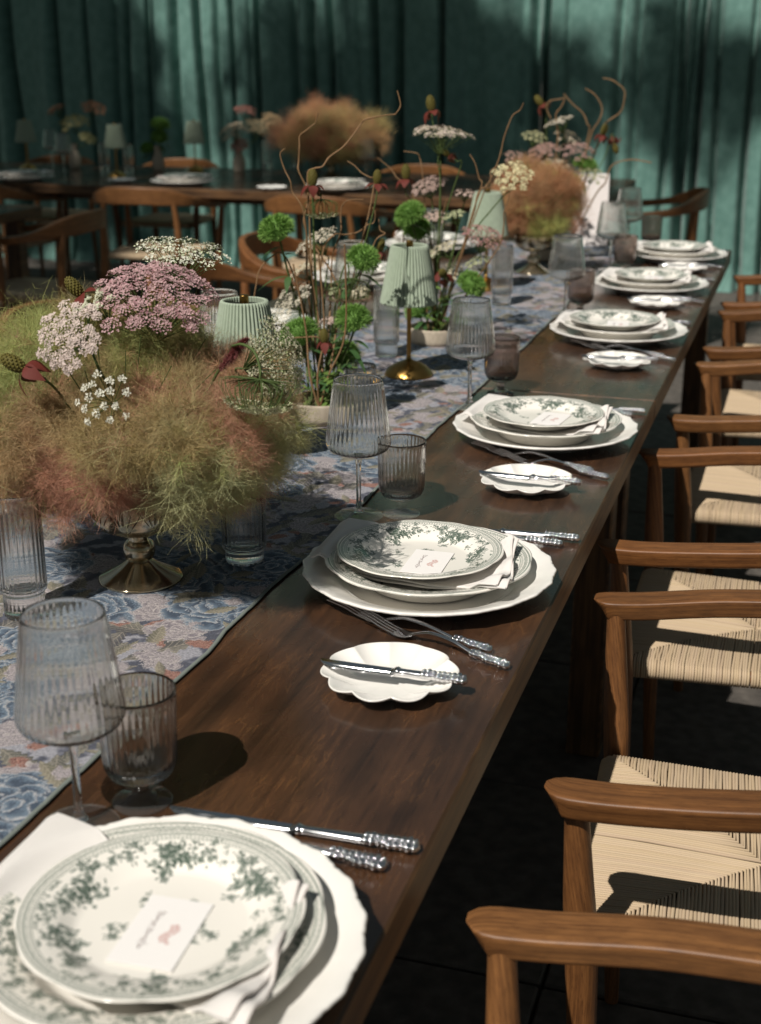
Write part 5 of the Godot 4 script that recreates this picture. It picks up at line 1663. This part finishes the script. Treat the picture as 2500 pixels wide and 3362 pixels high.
	coneflower("pale stemmed coneflower leaning right in the second bowl", f, [Vector3(-0.820, 1.020, -3.060), Vector3(-0.779, 1.166, -3.060)], Vector3(-0.806, 1.188, -3.060), Vector3(-0.6, 0.4, 0), 1.1)
	wf = f + Vector3(0.006, 0, 0)
	willow("willow twig bending right to a tall tip above the second bowl", [wf, Vector3(-0.786, 0.919, -3.040), Vector3(-0.751, 1.041, -3.040), Vector3(-0.741, 1.074, -3.040), Vector3(-0.732, 1.107, -3.040), Vector3(-0.712, 1.133, -3.050), Vector3(-0.691, 1.184, -3.060), Vector3(-0.682, 1.222, -3.060), Vector3(-0.676, 1.254, -3.060), Vector3(-0.664, 1.277, -3.060), Vector3(-0.648, 1.288, -3.060), Vector3(-0.640, 1.306, -3.060)])
	willow("willow twig forking left from the second bowl's tall one", [wf, Vector3(-0.770, 0.926, -3.000), Vector3(-0.736, 1.061, -3.000), Vector3(-0.713, 1.128, -3.000), Vector3(-0.720, 1.146, -3.000), Vector3(-0.729, 1.175, -3.000), Vector3(-0.741, 1.195, -3.000)], 0.0019, 0.001)
	willow("short willow twig beside the cream yellow lace flower", [wf, Vector3(-0.765, 0.965, -3.020), Vector3(-0.719, 1.110, -3.020), Vector3(-0.701, 1.142, -3.020), Vector3(-0.698, 1.158, -3.020), Vector3(-0.685, 1.171, -3.020)], 0.0018, 0.001)
	willow("willow twig hanging before the farthest lamp shade", [wf, Vector3(-0.704, 0.937, -2.950), Vector3(-0.657, 1.009, -2.930), Vector3(-0.650, 1.057, -2.930), Vector3(-0.645, 1.079, -2.930), Vector3(-0.640, 1.111, -2.930), Vector3(-0.636, 1.139, -2.930)], 0.0018, 0.001)
	willow("hooked willow twig at the left of the second bowl", [wf, Vector3(-0.852, 0.950, -3.100), Vector3(-0.876, 1.065, -3.120), Vector3(-0.886, 1.148, -3.120), Vector3(-0.891, 1.175, -3.120), Vector3(-0.901, 1.189, -3.120), Vector3(-0.933, 1.188, -3.120)], 0.0018, 0.001)
	willow("willow twig leaning left from the second bowl to the coneflower", [wf, Vector3(-0.858, 0.953, -3.080), Vector3(-0.893, 1.077, -3.100), Vector3(-0.917, 1.113, -3.100), Vector3(-0.940, 1.133, -3.100), Vector3(-0.957, 1.152, -3.100), Vector3(-0.992, 1.176, -3.100)], 0.0018, 0.001)
	for k in 7:
		willow(["brown upright twig at the back of the second bowl", "brown twig crossing low in the second bowl", "thin twig behind the wine pink lace flower", "thin twig leaning left low in the second bowl", "short stiff twig in the first bowl's middle", "short twig leaning right in the first bowl", "short twig leaning left in the first bowl"][k], [wf + Vector3(0.01 * (k - 2), 0, 0.01), wf + Vector3(0.02 * (k - 2) + 0.01, 0.1, 0.02), wf + Vector3(0.045 * (k - 2.0), 0.17 + 0.03 * (k % 3), 0.01 * k - 0.02), wf + Vector3(0.05 * (k - 1.6), 0.24 + 0.04 * (k % 3), 0.02)] if k < 4 else [b1 + Vector3(0, 0.02, 0.01), b1 + Vector3(0.02 * (k - 5), 0.09, 0.015), b1 + Vector3(0.04 * (k - 5) + 0.01, 0.17, 0.0), b1 + Vector3(0.05 * (k - 5), 0.21 + 0.02 * k, 0.01)], 0.002, 0.0014)

	# small filler flowers between the tall stems
	var fill := [[b1, Vector3(-0.948, 1.002, -2.500), "small cream lace flower behind the left pompom"], [b1, Vector3(-0.871, 0.961, -2.500), "small green lace flower in the middle of the first bowl"], [b1, Vector3(-0.868, 0.921, -2.420), "small white lace flower over the low coneflower"], [b1, Vector3(-0.833, 0.963, -2.500), "small pale lace flower left of the brass lamp shade"], [b2, Vector3(-0.793, 1.053, -3.060), "small blush lace flower in the second bowl's middle"], [b2, Vector3(-0.779, 1.101, -3.100), "small tan lace flower under the forked willow twig"], [b2, Vector3(-0.798, 0.987, -3.000), "small cream lace flower before the farthest glasses"], [b2, Vector3(-0.717, 0.960, -3.000), "small dusty pink lace flower under the wine pink one"], [b2, Vector3(-0.848, 1.046, -3.100), "small green lace flower right of the upper pompom"]]
	for k in fill.size(): umbel(fill[k][2], fill[k][0] + Vector3(0.004 * (k % 5 - 2), 0.02, 0.006), [], fill[k][1], Vector3(rnd(-0.5, 0.5), 1, rnd(0.1, 0.7)), rnd(0.024, 0.034), [Color(0.66, 0.6, 0.45), Color(0.5, 0.53, 0.32), Color(0.6, 0.46, 0.4)][k % 3], {"many": 18, "per": 13, "size": 0.0024, "dome": 0.3})

	# --- third arrangement and the far smoke bush
	var b3 := Vector3(-0.83, TOP + 0.004, -4.48)
	dup(bw, "cream stoneware bowl hidden behind the rust smoke bush", b3, 2.0)
	f = b3 + Vector3(0, 0.02, 0)
	umbel("tilted pale lace flower highest at the far end of the table", f, [Vector3(-0.837, 0.969, -4.480)], Vector3(-0.818, 1.193, -4.480), Vector3(-0.35, 1, 0.1), 0.05, Color(0.66, 0.60, 0.50), {"many": 26, "per": 14, "dome": 0.2, "size": 0.003})
	umbel("large dusty rose lace flower before the drapes", f, [Vector3(-0.809, 0.938, -4.500)], Vector3(-0.760, 1.097, -4.500), Vector3(0.2, 1, 0.3), 0.062, Color(0.42, 0.27, 0.24), {"many": 34, "per": 16, "dome": 0.45, "size": 0.0032})
	umbel("dusty rose lace flower over the rust smoke bush", f, [Vector3(-0.837, 0.942, -4.450)], Vector3(-0.859, 1.101, -4.450), Vector3(-0.2, 1, 0.4), 0.05, Color(0.46, 0.29, 0.25), {"many": 26, "per": 14, "dome": 0.4, "size": 0.0032})
	var fill3 := [Vector3(-0.913, 1.053, -4.500), Vector3(-0.796, 1.141, -4.520), Vector3(-0.699, 1.033, -4.450), Vector3(-0.981, 1.066, -4.600), Vector3(-0.810, 1.063, -4.400), Vector3(-0.911, 1.138, -4.550)]
	for k in 6: umbel("small dusty lace flower at the far end, " + ["left over the rust smoke bush", "between the two tall dusty rose heads", "just left of the standing card's top", "leftmost at the back", "lowest in front of the stems", "highest at the left"][k], f, [], fill3[k], Vector3(rnd(-0.5, 0.5), 1, 0.4), 0.042, [Color(0.48, 0.32, 0.27), Color(0.6, 0.52, 0.4), Color(0.42, 0.42, 0.24)][k % 3], {"many": 18, "per": 12, "size": 0.0032, "dome": 0.35})
	pompom("green pompom flower before the white standing card", f, [Vector3(-0.796, 0.911, -4.480)], Vector3(-0.728, 1.063, -4.480), 0.038, Vector3(0.2, 1, 0))
	pompom("green pompom flower left of the white standing card", f, [Vector3(-0.807, 0.888, -4.420)], Vector3(-0.766, 1.015, -4.420), 0.034, Vector3(0.1, 1, 0))
	coneflower("red coneflower with pale cone against the dark drapes", f, [Vector3(-0.849, 0.996, -4.500), Vector3(-0.865, 1.199, -4.500)], Vector3(-0.880, 1.244, -4.500), Vector3(-0.6, 0.8, 0), 1.9)
	coneflower("red coneflower right of the large dusty rose lace flower", f, [Vector3(-0.769, 0.910, -4.500), Vector3(-0.704, 1.101, -4.500)], Vector3(-0.680, 1.156, -4.500), Vector3(0.3, 1, 0), 1.8)
	coneflower("rust coneflower nodding at the far right of the arrangements", f, [Vector3(-0.769, 0.895, -4.500), Vector3(-0.673, 1.080, -4.500)], Vector3(-0.641, 1.128, -4.500), Vector3(0.2, -0.6, 0), 1.6)
	willow("tallest curly willow twig of all, hooked at its tip", [f, Vector3(-0.768, 0.880, -4.500), Vector3(-0.689, 1.136, -4.500), Vector3(-0.682, 1.177, -4.500), Vector3(-0.664, 1.200, -4.500), Vector3(-0.629, 1.226, -4.500), Vector3(-0.617, 1.264, -4.500), Vector3(-0.623, 1.295, -4.500), Vector3(-0.658, 1.319, -4.500), Vector3(-0.690, 1.330, -4.500)], 0.0028, 0.0018)
	willow("wavy willow twig left of the tallest one", [f, Vector3(-0.784, 0.884, -4.460), Vector3(-0.717, 1.138, -4.460), Vector3(-0.708, 1.171, -4.460), Vector3(-0.686, 1.202, -4.460), Vector3(-0.679, 1.238, -4.460), Vector3(-0.705, 1.277, -4.460), Vector3(-0.738, 1.295, -4.460)], 0.0028, 0.0018)
	willow("willow twig leaning left against the dark drapes", [f, Vector3(-0.802, 0.876, -4.520), Vector3(-0.731, 1.144, -4.520), Vector3(-0.734, 1.190, -4.520), Vector3(-0.750, 1.221, -4.520), Vector3(-0.784, 1.248, -4.520), Vector3(-0.812, 1.277, -4.520)], 0.0028, 0.0018)
	willow("willow twig looping round over the tilted pale lace flower", [f, Vector3(-0.828, 0.943, -4.440), Vector3(-0.815, 1.133, -4.440), Vector3(-0.814, 1.170, -4.440), Vector3(-0.824, 1.215, -4.440), Vector3(-0.808, 1.242, -4.440), Vector3(-0.799, 1.268, -4.440), Vector3(-0.813, 1.268, -4.440), Vector3(-0.845, 1.260, -4.440), Vector3(-0.852, 1.237, -4.440), Vector3(-0.839, 1.209, -4.440)], 0.0026, 0.0018)
	willow("low willow twig reaching right before the drapes", [f, Vector3(-0.738, 0.861, -4.420), Vector3(-0.674, 0.981, -4.400), Vector3(-0.647, 1.018, -4.400), Vector3(-0.639, 1.053, -4.400), Vector3(-0.621, 1.075, -4.400), Vector3(-0.571, 1.086, -4.400), Vector3(-0.507, 1.082, -4.400)], 0.0028, 0.0018)
	dup(cm, "silver compote under the rust smoke bush at the far end", Vector3(-0.83, TOP + 0.004, -4.2), 0.6)
	var rust := func(p: Vector3, n: float, m: float) -> Color:
		var cc := Color(0.52, 0.24, 0.13).lerp(Color(0.44, 0.33, 0.14), clampf(0.25 + 1.3 * n, 0, 1))
		if Vector2(p.x - 0.3, p.y + 0.5).length() < 0.42: cc = Color(0.54, 0.55, 0.18)
		return cc
	smoke_bush("rust brown smoke bush with a yellow green patch, far on the long table", Vector3(-0.836, 0.960, -4.200), Vector3(0.175, 0.135, 0.16), 2600, 0.036, rust, "smoke bush bouquets on the tables", 0.6)


func far_table() -> void:
	var t := make_table("long dark wood table across the back, before the drapes", Vector3(-3.45, 0, -6.95), 1.2, 5.0, M.table_wood)
	t.rotation.y = PI / 2
	var lp: Node3D = get_node("table_lamp")
	var n := ["at the far left of the back table", "second from the left on the back table", "third from the left on the back table, in shade"]
	var at := [Vector3(-4.396, 0.750, -7.100), Vector3(-3.676, 0.750, -6.829), Vector3(-3.416, 0.750, -7.280)]
	for i in 3: dup(lp, "small pleated lamp " + n[i], Vector3(at[i].x, TOP, at[i].z), i)
	var ch: Node3D = get_node("charger_plate")
	var dn: Node3D = get_node("dinner_plate")
	var sa: Node3D = get_node("salad_plate")
	var na: Node3D = get_node("linen_napkin")
	var where := ["at the left frame edge on the back table", "in the middle of the back table's near side", "right on the back table's near side, in sun"]
	var px := [Vector3(-4.049, 0.770, -6.471), Vector3(-3.131, 0.770, -6.513), Vector3(-2.269, 0.770, -6.477)]
	for i in 3:
		var q := Vector3(px[i].x, TOP, px[i].z)
		dup(ch, "scalloped white charger " + where[i], q, i)
		dup(dn, "printed dinner plate " + where[i], q + Vector3(0, 0.0065, 0), i)
		dup(na, "white napkin " + where[i], q + Vector3(0, 0.031, 0), -PI / 2 + 0.1 * i)
		dup(sa, "printed salad plate " + where[i], q + Vector3(0, 0.0318, 0), i)
	var b: Node3D = get_node("bread_plate")
	px = [Vector3(-3.495, 0.760, -6.541), Vector3(-2.598, 0.760, -6.409)]
	for i in 2: dup(b, "white bread plate on the back table, " + ["left of the middle plates", "right of the middle plates"][i], Vector3(px[i].x, TOP, px[i].z), i)
	var wg: Node3D = get_node("wine_glass")
	px = [Vector3(-4.396, 0.750, -7.373), Vector3(-4.133, 0.750, -7.053), Vector3(-2.324, 0.750, -7.084), Vector3(-2.990, 0.750, -7.749)]
	for i in 4: dup(wg, "wine glass on the back table, " + ["left of the cream bud vase, rear one", "left of the cream bud vase, front one", "right of the far smoke bush", "left of the far smoke bush"][i], Vector3(px[i].x, TOP, px[i].z), i)
	var cy: Node3D = get_node("ribbed_cylinder")
	px = [Vector3(-3.912, 0.750, -7.123), Vector3(-3.722, 0.750, -7.057), Vector3(-3.097, 0.750, -7.578)]
	for i in 3: dup(cy, "ribbed glass cylinder on the back table, " + ["left of the second lamp", "right of the second lamp", "beside the far smoke bush"][i], Vector3(px[i].x, TOP, px[i].z), i)
	# bud vases with flowers
	var g := Geo.new()
	g.lathe(PackedVector2Array([Vector2(0, 0), Vector2(0.026, 0), Vector2(0.031, 0.01), Vector2(0.036, 0.04), Vector2(0.033, 0.07), Vector2(0.022, 0.095), Vector2(0.018, 0.115), Vector2(0.022, 0.14), Vector2(0.0215, 0.1415), Vector2(0.016, 0.115), Vector2(0.012, 0.02), Vector2(0, 0.02)]), 48, 16, PackedFloat32Array([0, 0, 0.0008, 0.0012, 0.001, 0.0006, 0, 0, 0, 0, 0, 0]), 0)
	var vs: Array = [Vector3(-4.165, 0.750, -7.240), Vector3(-3.617, 0.750, -7.216), Vector3(-3.153, 0.750, -7.300)]
	var va := single("bud_vase", g, M.stoneware, "cream ribbed bud vase at the left of the back table", "vase", vs[0], 0, "cream bud vases on the back table")
	dup(va, "cream bud vase of green pompoms on the back table", vs[1], 1)
	dup(va, "cream bud vase of pink lace flowers on the back table", vs[2], 2)
	var big := {"many": 22, "per": 10, "size": 0.0065, "dome": 0.4, "cluster": 0.24}
	var up := Vector3(0, 0.12, 0)
	umbel("straw yellow lace flower in the left bud vase", vs[0] + up, [], Vector3(-4.159, 1.005, -7.240), Vector3(0, 1, 0.4), 0.085, Color(0.42, 0.38, 0.17), big)
	umbel("small straw lace flower leaning right in the left bud vase", vs[0] + up, [], Vector3(-4.076, 0.924, -7.240), Vector3(0.6, 1, 0.3), 0.05, Color(0.40, 0.38, 0.18), big)
	umbel("brown lace flower leaning left in the left bud vase", vs[0] + up, [], Vector3(-4.262, 1.075, -7.240), Vector3(-0.4, 1, 0.3), 0.055, Color(0.30, 0.17, 0.10), big)
	umbel("rust lace flower rising right of the left bud vase", vs[0] + up, [Vector3(-4.089, 0.949, -7.240)], Vector3(-4.027, 1.088, -7.240), Vector3(0.3, 1, 0.3), 0.07, Color(0.36, 0.17, 0.09), big)
	pompom("green pompom flower highest in the middle bud vase", vs[1] + up, [], Vector3(-3.593, 1.009, -7.216), 0.055)
	pompom("green pompom flower second in the middle bud vase", vs[1] + up, [], Vector3(-3.603, 0.939, -7.216), 0.055)
	pompom("green pompom flower leaning left in the middle bud vase", vs[1] + up, [], Vector3(-3.682, 0.876, -7.216), 0.045)
	umbel("cream lace flower in the right bud vase", vs[2] + up, [], Vector3(-3.185, 0.967, -7.300), Vector3(-0.2, 1, 0.6), 0.08, Color(0.58, 0.47, 0.34), big)
	umbel("pink lace flower high in the right bud vase", vs[2] + up, [], Vector3(-3.113, 1.082, -7.300), Vector3(0.1, 1, 0.2), 0.06, Color(0.48, 0.22, 0.18), big)
	umbel("buff lace flower leaning right from the right bud vase", vs[2] + up, [], Vector3(-3.033, 0.994, -7.300), Vector3(0.5, 1, 0.3), 0.08, Color(0.44, 0.36, 0.22), big)
	umbel("tan lace flower far right of the right bud vase", vs[2] + up, [Vector3(-3.034, 0.939, -7.300)], Vector3(-2.948, 1.035, -7.300), Vector3(0.5, 1, 0.4), 0.06, Color(0.38, 0.27, 0.15), big)
	umbel("pink lace flower low in the right bud vase", vs[2] + up, [], Vector3(-3.148, 0.897, -7.300), Vector3(0, 1, 0.8), 0.05, Color(0.5, 0.28, 0.23), big)
	var cp := Vector3(-2.561, 0.750, -7.182)
	dup(get_node("footed_compote"), "silver compote under the copper smoke bush on the back table", Vector3(cp.x, TOP, cp.z), 1)
	var copper := func(p: Vector3, n: float, m: float) -> Color:
		return Color(0.54, 0.26, 0.15).lerp(Color(0.44, 0.38, 0.15), clampf(0.35 + 1.6 * n, 0, 1))
	smoke_bush("copper smoke bush bouquet on the back table against the drapes", Vector3(-2.575, 0.959, -7.182), Vector3(0.30, 0.17, 0.22), 1500, 0.06, copper, "smoke bush bouquets on the tables", 0.75)
	# chairs round the back table
	var c: Node3D = get_node("armchair")
	dup(c, "armchair at the back table, its sunlit back to the camera, left", Vector3(-3.22, 0, -6.37), -PI / 2 + 0.06)
	dup(c, "armchair at the back table, its sunlit back to the camera, right", Vector3(-2.24, 0, -6.26), -PI / 2 - 0.05)
	dup(c, "dark armchair at the back table, leftmost of those with their backs to the camera", Vector3(-4.2, 0, -6.4), -PI / 2)
	for i in 3: dup(c, "armchair on the far side of the back table, " + ["behind the leftmost lamp", "behind the second lamp", "behind the copper smoke bush"][i], Vector3([-4.6, -3.75, -2.2][i], 0, -7.62), PI / 2 + 0.05 * i)
	dup(c, "armchair at the end of the back table, beside the lit drapes", Vector3(-0.78, 0, -6.85), 0.12)
